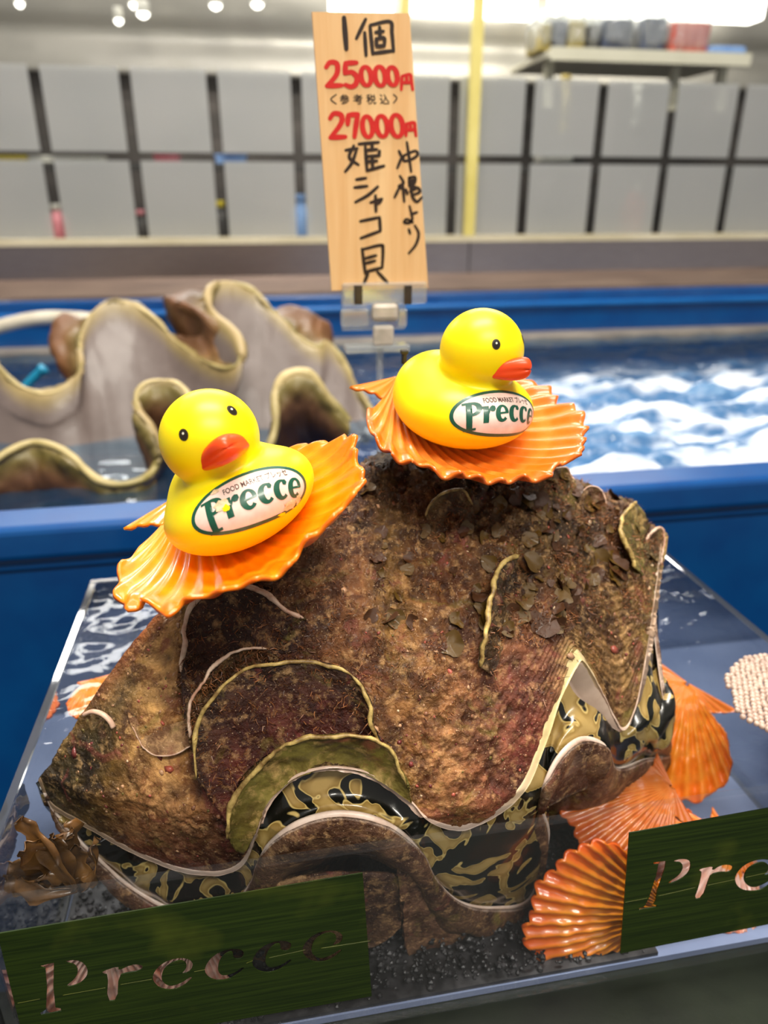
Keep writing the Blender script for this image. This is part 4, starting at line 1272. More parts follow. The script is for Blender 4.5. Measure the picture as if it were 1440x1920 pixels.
M['st_torn'] = pmat('torn_paper', srgb(236, 214, 180), srgb(214, 186, 140), 260, 0.6, bmp=(700, 0.5))

def in_poly(pt, loops):
    x, y = pt
    c = False
    for lp_ in loops:
        n_ = len(lp_)
        j = n_ - 1
        for i in range(n_):
            xi, yi = lp_[i]; xj, yj = lp_[j]
            if (yi > y) != (yj > y) and x < (xj - xi) * (y - yi) / (yj - yi + 1e-15) + xi:
                c = not c
            j = i
    return c

def fill2d(loops, h_):
    vs, es = [], []
    for lp_ in loops:
        o_ = len(vs)
        dense = []
        for a, b_ in zip(lp_, lp_[1:] + lp_[:1]):
            L = math.hypot(b_[0] - a[0], b_[1] - a[1])
            k = max(1, int(L / h_))
            dense += [(a[0] + (b_[0] - a[0]) * i / k, a[1] + (b_[1] - a[1]) * i / k) for i in range(k)]
        vs += [Vector(v) for v in dense]
        es += [(o_ + i, o_ + (i + 1) % len(dense)) for i in range(len(dense))]
    xs = [v.x for v in vs]; ys = [v.y for v in vs]
    gx = np.arange(min(xs) + h_ / 2, max(xs), h_)
    gy = np.arange(min(ys) + h_ / 2, max(ys), h_)
    for x in gx:
        for y in gy:
            if in_poly((x, y), loops):
                vs.append(Vector((x, y)))
    r = delaunay_2d_cdt(vs, es, [], 0, 1e-7)
    ov, of = r[0], r[2]
    fs = []
    for f in of:
        c = sum((ov[i] for i in f), Vector((0, 0))) / 3
        if in_poly(c, loops):
            fs.append(tuple(f))
    return [tuple(v) for v in ov], fs

def arc_ring(cx, cy, ro, ri, a0, a1, n_=18, ic=(0, 0)):
    o_ = [(cx + ro[0] * math.cos(a), cy + ro[1] * math.sin(a)) for a in np.radians(np.linspace(a0, a1, n_))]
    i_ = [(cx + ic[0] + ri[0] * math.cos(a), cy + ic[1] + ri[1] * math.sin(a)) for a in np.radians(np.linspace(a1, a0, n_))]
    return o_ + i_

def glyph(ch):
    if ch == 'P':
        return [[(0.12, -0.38), (0.48, -0.38), (0.48, 1.32), (0.12, 1.32)], [(-0.08, -0.40), (0.70, -0.40), (0.70, -0.26), (-0.08, -0.26)],
                [(-0.10, 1.18), (0.3, 1.18), (0.3, 1.32), (-0.10, 1.32)], arc_ring(0.48, 0.88, (0.60, 0.44), (0.26, 0.27), 92, -92)]
    if ch == 'r':
        return [[(0.08, -0.05), (0.42, -0.05), (0.42, 0.95), (0.08, 0.95)], [(-0.06, 0.80), (0.2, 0.80), (0.2, 0.95), (-0.06, 0.95)],
                [(0.40, 0.40), (0.52, 0.66), (0.60, 0.60), (0.76, 0.60), (0.86, 0.74), (0.82, 0.92), (0.66, 0.98), (0.52, 0.90), (0.40, 0.72)]]
    if ch == 'e':
        return [arc_ring(0.45, 0.47, (0.45, 0.52), (0.17, 0.36), 4, 320, 30, (0.04, 0.02)), [(0.20, 0.40), (0.88, 0.46), (0.88, 0.56), (0.20, 0.52)]]
    if ch == 'c':
        return [arc_ring(0.45, 0.47, (0.45, 0.52), (0.17, 0.36), 62, 318, 28, (0.06, 0.02)), [(0.50, 0.98), (0.72, 0.95), (0.80, 0.80), (0.72, 0.66), (0.56, 0.70), (0.54, 0.84)]]
GW = {'P': 1.06, 'r': 0.84, 'e': 0.93, 'c': 0.84}

def text_mesh(body, size):
    c = bpy.data.curves.new('txt', 'FONT')
    c.body = body
    c.size = size
    c.resolution_u = 4
    c.offset = 0.012 * size
    o = bpy.data.objects.new('txt', c)
    COL.objects.link(o)
    dg = bpy.context.evaluated_depsgraph_get()
    me = bpy.data.meshes.new_from_object(o.evaluated_get(dg))
    V = [tuple(v.co) for v in me.vertices]
    Fc = [tuple(p_.vertices) for p_ in me.polygons]
    bpy.data.objects.remove(o); bpy.data.curves.remove(c); bpy.data.meshes.remove(me)
    return V, Fc

def lifted(name, parts, mapper, mat, parent, lift, smooth=True):
    V, Fc = [], []
    for v2, f2 in parts:
        o_ = len(V)
        V += [mapper(x, y, lift) for x, y in v2]
        Fc += [tuple(i + o_ for i in f) for f in f2]
    o = mesh(name, V, Fc, mat, parent, smooth)
    bm = bmesh.new(); bm.from_mesh(o.data)
    for f in bm.faces:
        f.normal_update()
    bm.to_mesh(o.data); bm.free()
    return o

def duck(label, base, up, front, scale, sticker_px, sticker_ang, torn):
    up = unit(up)
    fy = -unit(front - np.dot(front, up) * up)
    fx = np.cross(fy, up)
    R_ = np.stack([fx, fy, up], 1) * scale
    X_ = lambda p: np.asarray(base) + np.asarray(p) @ R_.T
    t = thing('rubber_duck', label, 'duck', base, 'yellow rubber ducks')
    n1, n2 = DUCK.shape[:2]
    V = X_(DUCK.reshape(-1, 3))
    Fc = grid_faces(n1, n2, 0, True, True)
    ob = mesh('body', V, Fc, M['duck'], t)
    bm = bmesh.new(); bm.from_mesh(ob.data); bmesh.ops.remove_doubles(bm, verts=bm.verts[:], dist=1e-6); bmesh.ops.recalc_face_normals(bm, faces=bm.faces[:]); bm.to_mesh(ob.data); bm.free()
    ob.data.polygons.foreach_set('use_smooth', [True] * len(ob.data.polygons))
    bvh = BVHTree.FromPolygons([tuple(v.co) for v in ob.data.vertices], [tuple(p_.vertices) for p_ in ob.data.polygons])
    hc = X_((0, -0.004, 0.0492))
    # beak: two soft lips meeting in a wide smile
    bv = []
    nu_, nv_ = 40, 20
    for i in range(nu_):
        a = 2 * math.pi * i / nu_
        for j in range(nv_ + 1):
            b_ = math.pi * j / nv_ - math.pi / 2
            # local: x across, y forward(-), z
            x = 0.0118 * math.cos(b_) * math.cos(a)
            yb = math.sin(b_)
            z = 0.0057 * math.cos(b_) * math.sin(a)
            fwd = 0.0092 * max(yb, 0) ** 0.9 + 0.006 * min(yb, 0)
            k = 1 - 0.30 * max(yb, 0)
            z = z * (1.0 + 0.35 * max(yb, 0)) + 0.0022 * max(yb, 0) - 0.5 * abs(x) ** 2 / 0.0118 * 0.35
            if math.sin(a) < 0: z *= 0.8
            crease = -0.0006 * math.exp(-(math.sin(a) / 0.18) ** 2) * max(yb + 0.2, 0)
            bv.append((x * k, -0.004 - 0.0198 - fwd - crease + 0.6 * abs(x) ** 2 / 0.0118, 0.0440 + z))
    fcs = grid_faces(nu_, nv_ + 1, 0, False, True)
    bo = mesh('beak', X_(np.array(bv)), fcs, M['beak'], t)
    bm = bmesh.new(); bm.from_mesh(bo.data); bmesh.ops.remove_doubles(bm, verts=bm.verts[:], dist=1e-6); bmesh.ops.recalc_face_normals(bm, faces=bm.faces[:]); bm.to_mesh(bo.data); bm.free()
    tag(bo, 'orange-red beak')
    # eyes: printed rings on the head
    for sgn in (-1, 1):
        az, el = math.radians(34), math.radians(21)
        dirl = np.array([sgn * math.sin(az) * math.cos(el), -math.cos(az) * math.cos(el), math.sin(el)])
        dw = unit(dirl @ R_.T)
        a_ = unit(np.cross(np.array([0, 0, 1.0]) @ R_.T, dw)); b_ = np.cross(dw, a_)
        def emap(x, y, lift, dw=dw, a_=a_, b_=b_):
            src = hc + dw * 0.05 + a_ * x + b_ * y
            h_ = bvh.ray_cast(Vector(src), Vector(-dw))
            return np.array(h_[0]) + np.array(h_[1]) * lift if h_[0] is not None else src - dw * 0.03
        def disc(r0, r1, cx=0, cy=0, n_=20):
            v2 = [(cx, cy)] + [(cx + r0 * k / 4 * math.cos(2 * math.pi * i / n_), cy + r1 * k / 4 * math.sin(2 * math.pi * i / n_)) for k in range(1, 5) for i in range(n_)]
            f2 = [(0, 1 + i, 1 + (i + 1) % n_) for i in range(n_)]
            for k in range(3):
                f2 += [(1 + k * n_ + i, 1 + (k + 1) * n_ + i, 1 + (k + 1) * n_ + (i + 1) % n_, 1 + k * n_ + (i + 1) % n_) for i in range(n_)]
            return v2, f2
        eo = lifted('eye', [disc(0.00205 * scale, 0.00245 * scale)], emap, M['eye_ring'], t, 0.00010)
        lifted('pupil', [disc(0.0016 * scale, 0.0019 * scale)], emap, M['eye_black'], eo, 0.00018)
        lifted('eye_dot', [disc(0.0005 * scale, 0.0005 * scale, 0.0001, 0.0005)], emap, M['eye_dot'], eo, 0.00026)
    # oval sticker wrapped on the body
    d0 = ray(*sticker_px)
    hit = bvh.ray_cast(Vector(CAM), Vector(unit(d0)))
    Pc, nn = np.array(hit[0]), np.array(hit[1])
    if np.dot(nn, d0) > 0: nn = -nn
    ca = math.radians(sticker_ang)
    e1 = RIGHT * math.cos(ca) + UPC * math.sin(ca)
    e1 = unit(e1 - np.dot(e1, nn) * nn); e2 = np.cross(nn, e1)
    Rw = 0.030
    Cc = Pc - nn * Rw
    def smap(x, y, lift):
        q = math.hypot(x, y) + 1e-9
        w_ = nn * math.cos(q / Rw) + (e1 * x + e2 * y) / q * math.sin(q / Rw)
        h_ = bvh.ray_cast(Vector(Cc + w_ * 0.08), Vector(-w_))
        if h_[0] is None: return Cc + w_ * Rw
        n2_ = np.array(h_[1])
        if np.dot(n2_, w_) < 0: n2_ = -n2_
        return np.array(h_[0]) + n2_ * lift
    A, B_ = 0.0262, 0.0118
    oval = lambda a, b: [(a * math.copysign(abs(math.cos(u)) ** 0.92, math.cos(u)), b * math.sin(u)) for u in np.linspace(0, 2 * math.pi, 64, endpoint=False)]
    st = lifted('sticker', [fill2d([oval(A, B_)], 0.0011)], smap, M['st_white'], t, 0.00012)
    tag(st, 'white oval sticker with green border and lettering')
    lifted('sticker_border', [fill2d([oval(A, B_), oval(A - 0.0017, B_ - 0.0016)], 0.0011)], smap, M['st_green'], st, 0.00020)
    xh = 0.0077
    xs = -0.0205
    for ch in 'Precce':
        gl = glyph(ch)
        parts = []
        for lp_ in gl:
            l2 = [((xs + (x + 0.14 * y) * xh), (-0.0042 + y * xh)) for x, y in lp_]
            parts.append(fill2d([l2], 0.0012))
        lifted('letter', parts, smap, M['st_green'], st, 0.00026)
        xs += GW[ch] * xh
    tvv, tff = text_mesh('FOOD MARKET プレッセ', 0.0036)
    wtx = max(v[0] for v in tvv)
    lifted('small_text', [([(v[0] * 0.0265 / wtx - 0.0100, v[1] + 0.0049) for v in tvv], tff)], smap, M['st_text'], st, 0.00026, False)
    if torn:
        r_ = random.Random(5)
        def blob(cx, cy, rx, ry, n_=16, j=0.35):
            return [(cx + rx * (1 + r_.uniform(-j, j)) * math.cos(2 * math.pi * i / n_), cy + ry * (1 + r_.uniform(-j, j)) * math.sin(2 * math.pi * i / n_)) for i in range(n_)]
        lifted('torn_patch', [fill2d([blob(-0.0125, 0.0012, 0.0030, 0.0024)], 0.0009), fill2d([blob(0.0150, -0.0072, 0.0042, 0.0022)], 0.0009), fill2d([blob(0.0205, -0.0052, 0.0022, 0.0018)], 0.0009),
                              fill2d([blob(-0.0128, 0.0085, 0.0016, 0.0010)], 0.0007)], smap, M['st_torn'], st, 0.00034)
        lifted('bare_patch', [fill2d([blob(-0.0108, -0.0004, 0.0014, 0.0012)], 0.0008), fill2d([blob(0.0108, -0.0102, 0.0022, 0.0007)], 0.0008)], smap, M['duck'], st, 0.00042)
    return t

def yawed(deg, pos, roll=0, lean=0):
    """front direction turned deg to the viewer's right from facing the camera"""
    to = CAM - pos; to[2] = 0; to = unit(to)
    side = np.array([-to[1], to[0], 0])          # viewer's right when facing the camera
    a = math.radians(deg)
    return unit(to * math.cos(a) + side * math.sin(a))
bL = cL - nL * 0.0535 * 0.30 + unit(nL) * 0.0022
upL = unit(tilted(24, -4))
fL = yawed(18, bL.copy())
duck('rubber duck leaning left and facing the viewer, torn oval sticker on its side', bL + 0.0034 * RIGHT, upL, fL, 0.975, (474, 930), 25, True)
bR = cR - nR * 0.053 * 0.34 + unit(nR) * 0.0026
upR = unit(tilted(-3, 2))
fR = yawed(52, bR.copy())
duck('upright rubber duck facing right with an unbroken oval sticker on its chest', bR - 0.001 * RIGHT, upR, fR, 0.975, (948, 772), 9, False)

# ------------------------------------------------------------------ cut leaf labels on the front wall
def leaf_mat():
    m, nt, b = newmat('green_leaf')
    tc = N(nt, 'ShaderNodeTexCoord')
    mp = N(nt, 'ShaderNodeMapping'); mp.inputs['Scale'].default_value = (6, 1, 260)
    mp.inputs['Rotation'].default_value = (0, math.radians(1.5), 0)
    nt.links.new(tc.outputs['Object'], mp.inputs['Vector'])
    f = noise_fac(nt, 3.0, 4, 0.6, 0.35, 0.7, vec=mp.outputs['Vector'])
    c = mixc(nt, f, srgb(26, 40, 12), srgb(46, 62, 18))
    f2 = noise_fac(nt, 30, 3, 0.5, 0.55, 0.75)
    c = mixc(nt, f2, c, mixc(nt, 0.5, c, srgb(84, 92, 30)))
    nt.links.new(c, b.inputs['Base Color'])
    b.inputs['Roughness'].default_value = 0.4
    b.inputs['Specular IOR Level'].default_value = 0.35
    n = N(nt, 'ShaderNodeTexNoise', Scale=3.0, Detail=3)
    nt.links.new(mp.outputs['Vector'], n.inputs['Vector'])
    bp = N(nt, 'ShaderNodeBump', Strength=0.25, Distance=0.0006)
    nt.links.new(n.outputs['Fac'], bp.inputs['Height']); nt.links.new(bp.outputs['Normal'], b.inputs['Normal'])
    return m
M['leaf'] = leaf_mat()
M['leaf_vein'] = pmat('leaf_vein', srgb(96, 100, 32), srgb(72, 78, 26), 90, 0.4)
LY = BY0 - 0.0012
eP = [(338,1828),(358,1822),(363,1806),(352,1797),(330,1796),(303,1806),(286,1826),(287,1842),(300,1855),(325,1857),(345,1849),(361,1834),(358,1831),(340,1843),(320,1850),(306,1843),(302,1832),(308,1815),(325,1804),(340,1801),(350,1807),(349,1817)]
cP = [(437,1798),(450,1799),(457,1792),(457,1782),(440,1778),(415,1783),(395,1796),(383,1815),(386,1830),(402,1839),(425,1838),(445,1828),(459,1816),(455,1813),(440,1824),(420,1830),(410,1825),(408,1812),(415,1795),(428,1785),(437,1785)]
sh_ = lambda P, dx, dy: [(x + dx, y + dy) for x, y in P]
def smooth_loop(P, k=3):
    P = np.array(P, float)
    for _ in range(k):
        Q = np.empty((len(P) * 2, 2))
        nx_ = np.roll(P, -1, 0)
        Q[0::2] = 0.75 * P + 0.25 * nx_; Q[1::2] = 0.25 * P + 0.75 * nx_
        P = Q
        if len(P) > 100: break
    return [tuple(p) for p in P]
stem1 = [(72,1812),(101,1805),(100,1850),(104,1889),(114,1891),(115,1896),(76,1904),(75,1899),(86,1893),(88,1850),(85,1816)]
bowl1 = [(118,1803),(140,1799),(157,1805),(165,1818),(163,1832),(150,1845),(130,1851),(123,1849),(140,1836),(147,1822),(142,1810),(128,1806)]
r1_ = [(190,1822),(222,1811),(222,1820),(245,1809),(262,1808),(269,1813),(262,1821),(240,1824),(222,1829),(220,1876),(200,1878),(203,1829),(193,1827)]
zz_ = lambda P: [(900 + 0.375 * x, 1560 + 0.375 * y) for x, y in P]
stem2 = zz_([(868,152),(930,145),(925,180),(885,300),(878,345),(868,363),(884,366),(882,376),(795,390),(797,381),(822,372),(845,330),(880,220),(892,162),(868,164)])
bowl2 = zz_([(970,143),(1000,135),(1035,136),(1053,150),(1052,185),(1035,215),(1000,240),(945,262),(942,250),(985,225),(1010,195),(1015,170),(1005,152),(972,152)])
r2_ = zz_([(1098,185),(1170,170),(1160,195),(1200,168),(1240,162),(1264,172),(1262,190),(1240,203),(1200,200),(1155,213),(1142,245),(1112,330),(1070,338),(1095,270),(1110,200),(1098,195)])
left_loops = [[(-5,1751),(680,1637),(697,1868),(52,1981)], stem1, smooth_loop(bowl1, 2), smooth_loop(r1_, 1), smooth_loop(eP, 2), smooth_loop(cP, 2), smooth_loop(sh_(cP, 89, -15), 2), smooth_loop(sh_(eP, 281, -52), 2)]
right_loops = [[(1180,1562),(1740,1462),(1720,1678),(1163,1788)], stem2, smooth_loop(bowl2, 2), smooth_loop(r2_, 1), smooth_loop(sh_(eP, 1092, -185), 2), smooth_loop(sh_(cP, 1090, -200), 2), smooth_loop(sh_(cP, 1170, -214), 2)]
def leaf(loops, label, vein):
    L2 = []
    for lp_ in loops:
        L2.append([(float(at_y(x, y, LY)[0]), float(at_y(x, y, LY)[2])) for x, y in lp_])
    v2, f2 = fill2d(L2, 0.008)
    n_ = len(v2)
    th_ = 0.0005
    V = [(x, LY, z) for x, z in v2] + [(x, LY + th_, z) for x, z in v2]
    Fc = []
    cnt = {}
    for f in f2:
        Fc.append(f); Fc.append(tuple(i + n_ for i in reversed(f)))
        for a, b_ in zip(f, f[1:] + f[:1]):
            cnt.setdefault(frozenset((a, b_)), []).append((a, b_))
    for k, e in cnt.items():
        if len(e) == 1:
            a, b_ = e[0]; Fc.append((b_, a, a + n_, b_ + n_))
    t = thing('leaf_label', label, 'label', (sum(v[0] for v in v2) / n_, LY, min(v[1] for v in v2)), 'leaf labels on the box front')
    o = mesh('leaf_blade', V, Fc, M['leaf'], t, False)
    bm = bmesh.new(); bm.from_mesh(o.data); bmesh.ops.recalc_face_normals(bm, faces=bm.faces[:]); bm.to_mesh(o.data); bm.free()
    for vn in vein:
        P = np.array([at_y(x, y, LY - 0.00005) for x, y in vn])
        tube('vein', lin(P, 30), 0.00014, M['leaf_vein'], t, 6)
leaf(left_loops, 'dark green leaf with six cut-out letters, on the front wall at left', [[(33,1881),(75,1873)], [(118,1866),(198,1852)], [(226,1846),(285,1836)], [(364,1822),(384,1818)], [(462,1806),(474,1801)], [(504,1796),(572,1781)], [(602,1778),(694,1764)]])
leaf(right_loops, 'dark green leaf with cut-out letters, in front of the deep orange scallop at right', [[(1172,1692),(1214,1684)], [(1234,1680),(1304,1664)], [(1326,1660),(1378,1649)], [(1398,1645),(1440,1636)]])

# ------------------------------------------------------------------ wooden price board on a clear clip
SY = 0.50
def sg(x, y, d=0.0): return at_y(x, y, SY - d)
def wood():
    m, nt, b = newmat('pale_wood')
    tc = N(nt, 'ShaderNodeTexCoord')
    mp = N(nt, 'ShaderNodeMapping'); mp.inputs['Scale'].default_value = (110, 1, 5)
    mp.inputs['Rotation'].default_value = (0, math.radians(-4), 0)
    nt.links.new(tc.outputs['Object'], mp.inputs['Vector'])
    f = noise_fac(nt, 1.0, 4, 0.6, 0.3, 0.7, vec=mp.outputs['Vector'])
    c = mixc(nt, f, srgb(246, 206, 152), srgb(228, 176, 116))
    nt.links.new(c, b.inputs['Base Color'])
    b.inputs['Roughness'].default_value = 0.55
    return m
M['wood'] = wood()
M['ink'] = pmat('black_ink', srgb(38, 22, 12), srgb(48, 28, 16), 120, 0.5)
M['red_ink'] = pmat('red_ink', srgb(218, 34, 26), srgb(206, 24, 20), 120, 0.5)
sign = thing('price_board', 'pale wooden price board with black and red brush lettering', 'sign', sg(712, 545))
cor = [sg(585, 22), sg(768, 25), sg(803, 540), sg(622, 545)]
prism('board', [(c[0], c[2]) for c in cor], SY, SY + 0.004, M['wood'], sign)
def strokes(name, S, mat, w0):
    V, Fc = [], []
    lift = 0
    for st_ in S:
        if isinstance(st_, tuple):                      # closed ellipse (cx, cy, rx, ry, tilt)
            cx, cy, rx, ry = st_
            P = [(cx + rx * math.cos(a) + 0.09 * ry * math.sin(a), cy + ry * math.sin(a)) for a in np.linspace(0, 2 * math.pi, 30)]
            wd = np.array([w0 * (0.8 + 0.25 * abs(math.cos(a))) for a in np.linspace(0, 2 * math.pi, 30)])
        else:
            P = crom(np.array(st_, float), max(8, 6 * len(st_))) if len(st_) > 2 else lin(np.array(st_, float), 10)
            wd = w0 * (0.78 + 0.3 * np.sin(np.linspace(0.3, 2.9, len(P))))
        P = np.array(P)
        T_ = np.gradient(P, axis=0); T_ /= np.linalg.norm(T_, axis=1, keepdims=True) + 1e-9
        Nn2 = np.stack([-T_[:, 1], T_[:, 0]], 1)
        lift += 0.00003
        o_ = len(V)
        for p_, n_, w_ in zip(P, Nn2, wd):
            V.append(sg(*(p_ - n_ * w_ / 2), 0.00025 + lift)); V.append(sg(*(p_ + n_ * w_ / 2), 0.00025 + lift))
        for i in range(len(P) - 1):
            Fc.append((o_ + 2 * i, o_ + 2 * i + 1, o_ + 2 * i + 3, o_ + 2 * i + 2))
        # round ends
        lift += 0.000015
        for k, idx in (() if isinstance(st_, tuple) else ((0, 0), (1, len(P) - 1))):
            c_ = len(V)
            V.append(sg(*P[idx], 0.00025 + lift))
            for q in range(9):
                a = 2 * math.pi * q / 9
                V.append(sg(P[idx][0] + wd[idx] / 2 * math.cos(a), P[idx][1] + wd[idx] / 2 * math.sin(a), 0.00025 + lift))
            for q in range(9):
                Fc.append((c_, c_ + 1 + q, c_ + 1 + (q + 1) % 9))
    return mesh(name, V, Fc, mat, sign, False)
strokes('numeral', [[(645,33),(649.5,92)]], M['ink'], 9.5)
strokes('character', [[(685.6,36),(668.4,72)], [(683.8,61),(686.5,104)], [(693.7,49),(699,101)], [(694.6,47),(731,40.6),(735,62),(738,96)], [(699,100),(737,95)],
                      [(711.8,50.6),(712.7,72)], [(704.5,60.5),(719,58.7)], [(705.5,72),(706.4,86.7)], [(705.5,73),(720,71.3),(720.8,86)], [(706.4,86.7),(720.8,85.8)]], M['ink'], 7)
strokes('price', [[(611.5,126),(618.8,117),(631,119),(633,132),(628,144.5),(613,161)], [(613,161),(640.5,160)], [(668.5,117.5),(647.7,118.3)], [(648,118),(646.8,137)], [(646.8,137),(660,135.5),(669,144.5),(667.5,157),(658.5,162.5),(647.7,159)],
                  (686.5,142.7,9.5,17.5), (712.7,142.7,9.5,18), (736,142.7,9,17)], M['red_ink'], 9.6)
strokes('yen_character', [[(754,142.7),(752.5,168)], [(756,142),(768.7,140),(771,150),(774,168)], [(754,155),(772,154.5)], [(762,141),(763,154.5)]], M['red_ink'], 6.4)
strokes('price', [[(618.8,222),(626,213),(638.6,215),(641.3,225.7),(635,238.4),(619.7,258)], [(619.7,258),(647.7,256.5)], [(652,233),(653,215.8)], [(653,215.8),(671,214)], [(671,214),(668,232),(664.8,256.5)],
                  (689.2,237.5,9.5,19.5), (716.3,236.6,10,19.5), (744.3,235.7,11,20.5)], M['red_ink'], 9.6)
strokes('yen_character', [[(762.3,233),(761.4,254.6)], [(762.3,232),(775.9,230),(778,240),(780,254.6)], [(762,244),(778.6,243)], [(769,231),(770,243)]], M['red_ink'], 6.4)
strokes('bracket', [[(630.5,177),(620.6,186),(630.5,195)], [(738,177),(744,184),(738,193)]], M['ink'], 2.4)
for ch, cx in zip('参考税込', (646, 671, 696, 721)):
    tvv, tff = text_mesh(ch, 1.0)
    x0 = min(v[0] for v in tvv); x1 = max(v[0] for v in tvv); y0 = min(v[1] for v in tvv); y1 = max(v[1] for v in tvv)
    V = [sg(cx + ((v[0] - x0) / (x1 - x0) - 0.5) * 18 + ((v[1] - y0) / (y1 - y0) - 0.5) * -1.5, 186 - ((v[1] - y0) / (y1 - y0) - 0.5) * 19, 0.0003) for v in tvv]
    mesh('small_character', V, tff, M['ink'], sign, False)
K1 = [[[(648.3,281.7),(670,278.3)], [(663.3,273.3),(655,295),(672,309)], [(668.3,281.7),(660,305),(647.5,321.7)], [(673,270),(710,266.7)], [(685,275),(688.3,320)], [(688.3,320),(720,311)], [(686.7,281.7),(706.7,280)], [(688.3,293.3),(711.7,291.7)], [(688,303),(706.7,301.7)], [(711.7,283),(710,292.5)], [(698,270),(697.5,281)], [(698,293),(699,316)]],
      [[(668.3,336.7),(686,334)], [(665,351.7),(688.3,349)], [(666.7,379),(690,366),(708.3,350)]],
      [[(695,380),(716,373)], [(704,366.7),(705,396.7)], [(716,373),(710,382)]],
      [[(675.8,415),(711.7,407.5)], [(711.7,407.5),(713.3,433)], [(713.3,433),(676.7,446.7)]],
      [[(679,466.7),(685,513)], [(679,468),(713,460),(718,467),(716.7,501.7)], [(684,485),(705,479)], [(685,494),(703,489)], [(685,510),(716.7,501.7)], [(690,513),(683,530)], [(708,510),(726.7,530)]]]
for k in K1: strokes('character', k, M['ink'], 6.3)
K2 = [[[(748,283),(752.5,293)], [(754,293),(745,315)], [(763,266.7),(767,294),(771,321.7)], [(756.7,293),(758,301.7),(773,298),(783,290),(778,283),(757,291.7)]],
      [[(750,330),(756.7,343),(748,350),(760,356.7)], [(755,343),(758,378)], [(748,353),(740,370)], [(761,355),(764,364)], [(767,333),(778,332),(777,343),(768,345),(767,333)], [(768,339),(777,338)], [(767,348),(780,352),(769,359)], [(771.7,343),(773,366.7),(781.7,378),(791,370)], [(770,353),(783,352),(787,360),(772,366)]],
      [[(768,386.7),(773,410),(766.7,418),(758,416.7),(763,411),(774,417)], [(771,402),(782,398)]],
      [[(766.7,430),(769,438)], [(778,423),(785,438),(780,458),(766.7,475)]]]
for k in K2: strokes('character', k, M['ink'], 5.4)

clip = thing('clip_stand', 'clear plastic clip stand holding the wooden price board', 'clip', (float(sg(712, 660)[0]), SY - 0.003, 0.0))
def cbox(name, x0, y0, x1, y1, d0, d1, mat, bev=0.001):
    a, b_ = at_y(x0, y1, SY - d0), at_y(x1, y0, SY - d0)
    return box(name, (a[0], SY - d1, a[2]), (b_[0], SY - d0, b_[2]), mat, clip, bev, 2)
cbox('jaw', 641, 527, 800, 572, 0.0006, 0.0045, M['acrylic_clip'], 0.0018)
cbox('rear_jaw', 640, 535, 760, 620, -0.008, -0.0045, M['acrylic_clip'], 0.0015)
M['clip_metal'] = pmat('dark_clip_pin', srgb(92, 84, 80), srgb(70, 64, 62), 100, 0.35, 0.7)
for x in (664, 757):
    cbox('clip_pin', x, 534, x + 15, 571, 0.0046, 0.006, M['clip_metal'], 0.0004)
cbox('wing', 638, 578, 690, 612, 0.001, 0.006, M['acrylic_clip'], 0.0018)
cbox('wing', 745, 578, 762, 612, 0.001, 0.006, M['acrylic_clip'], 0.0018)
M['clip_body'] = pmat('milky_clip_plastic', srgb(206, 196, 184), srgb(180, 172, 160), 120, 0.25, coat=0.3)
cbox('lever', 696, 566, 746, 602, 0.0045, 0.009, M['clip_body'], 0.003)
cbox('hinge_block', 698, 608, 736, 646, 0.001, 0.008, M['clip_body'], 0.002)
cbox('foot_plate', 644, 640, 760, 656, -0.006, 0.010, M['acrylic_clip'], 0.001)
p0, p1 = at_y(712, 650, SY), None
tube('rod', np.array([[p0[0], SY, p0[2]], [p0[0], SY, 0.05], [p0[0], SY, -0.004]]), 0.0025, M['acrylic_clip'], clip, 12)
box('clamp', (p0[0] - 0.008, BY1 + 0.0004, -0.02), (p0[0] + 0.008, BY1 + 0.010, 0.002), M['acrylic_clip'], clip, 0.001)

# ------------------------------------------------------------------ open giant clam shell standing in the tank behind
# pairs of control points: back rim (px,py,Y) and front rim (px,py,Y)
BR_ = [(-210,600,0.96),(-120,585,0.96),(-50,640,0.93),(0,690,0.89),(40,725,0.87),(92,738,0.86),(135,715,0.87),(152,690,0.88),(150,640,0.92),(168,592,0.95),(205,566,0.97),(250,572,0.97),(296,602,0.95),(330,640,0.92),(385,678,0.87),(430,692,0.84),(452,668,0.845),(440,625,0.87),(404,592,0.91),(388,556,0.94),(402,534,0.96),(432,530,0.97),(475,548,0.97),(518,588,0.95),(560,632,0.93),(596,652,0.92),(612,640,0.93),(640,672,0.92),(672,730,0.90),(700,772,0.87)]
FR_ = [(-200,900,0.70),(-130,880,0.70),(-70,880,0.70),(-20,868,0.70),(20,845,0.71),(62,830,0.72),(105,838,0.71),(140,860,0.70),(165,885,0.69),(190,902,0.68),(225,908,0.68),(262,900,0.685),(288,880,0.70),(298,845,0.71),(284,805,0.72),(262,775,0.73),(255,742,0.745),(275,718,0.755),(318,714,0.755),(350,735,0.745),(372,790,0.72),(410,850,0.70),(455,868,0.70),(496,850,0.71),(516,800,0.73),(516,735,0.755),(540,702,0.765),(582,702,0.765),(618,745,0.755),(655,790,0.745)]
BRa, FRa = np.array(BR_, float), np.array(FR_, float)
nb_u = 320
B3 = crom(BRa, nb_u); F3 = crom(FRa, nb_u)
Bp = np.array([at_y(*q) for q in B3]); Fp = np.array([at_y(*q) for q in F3])
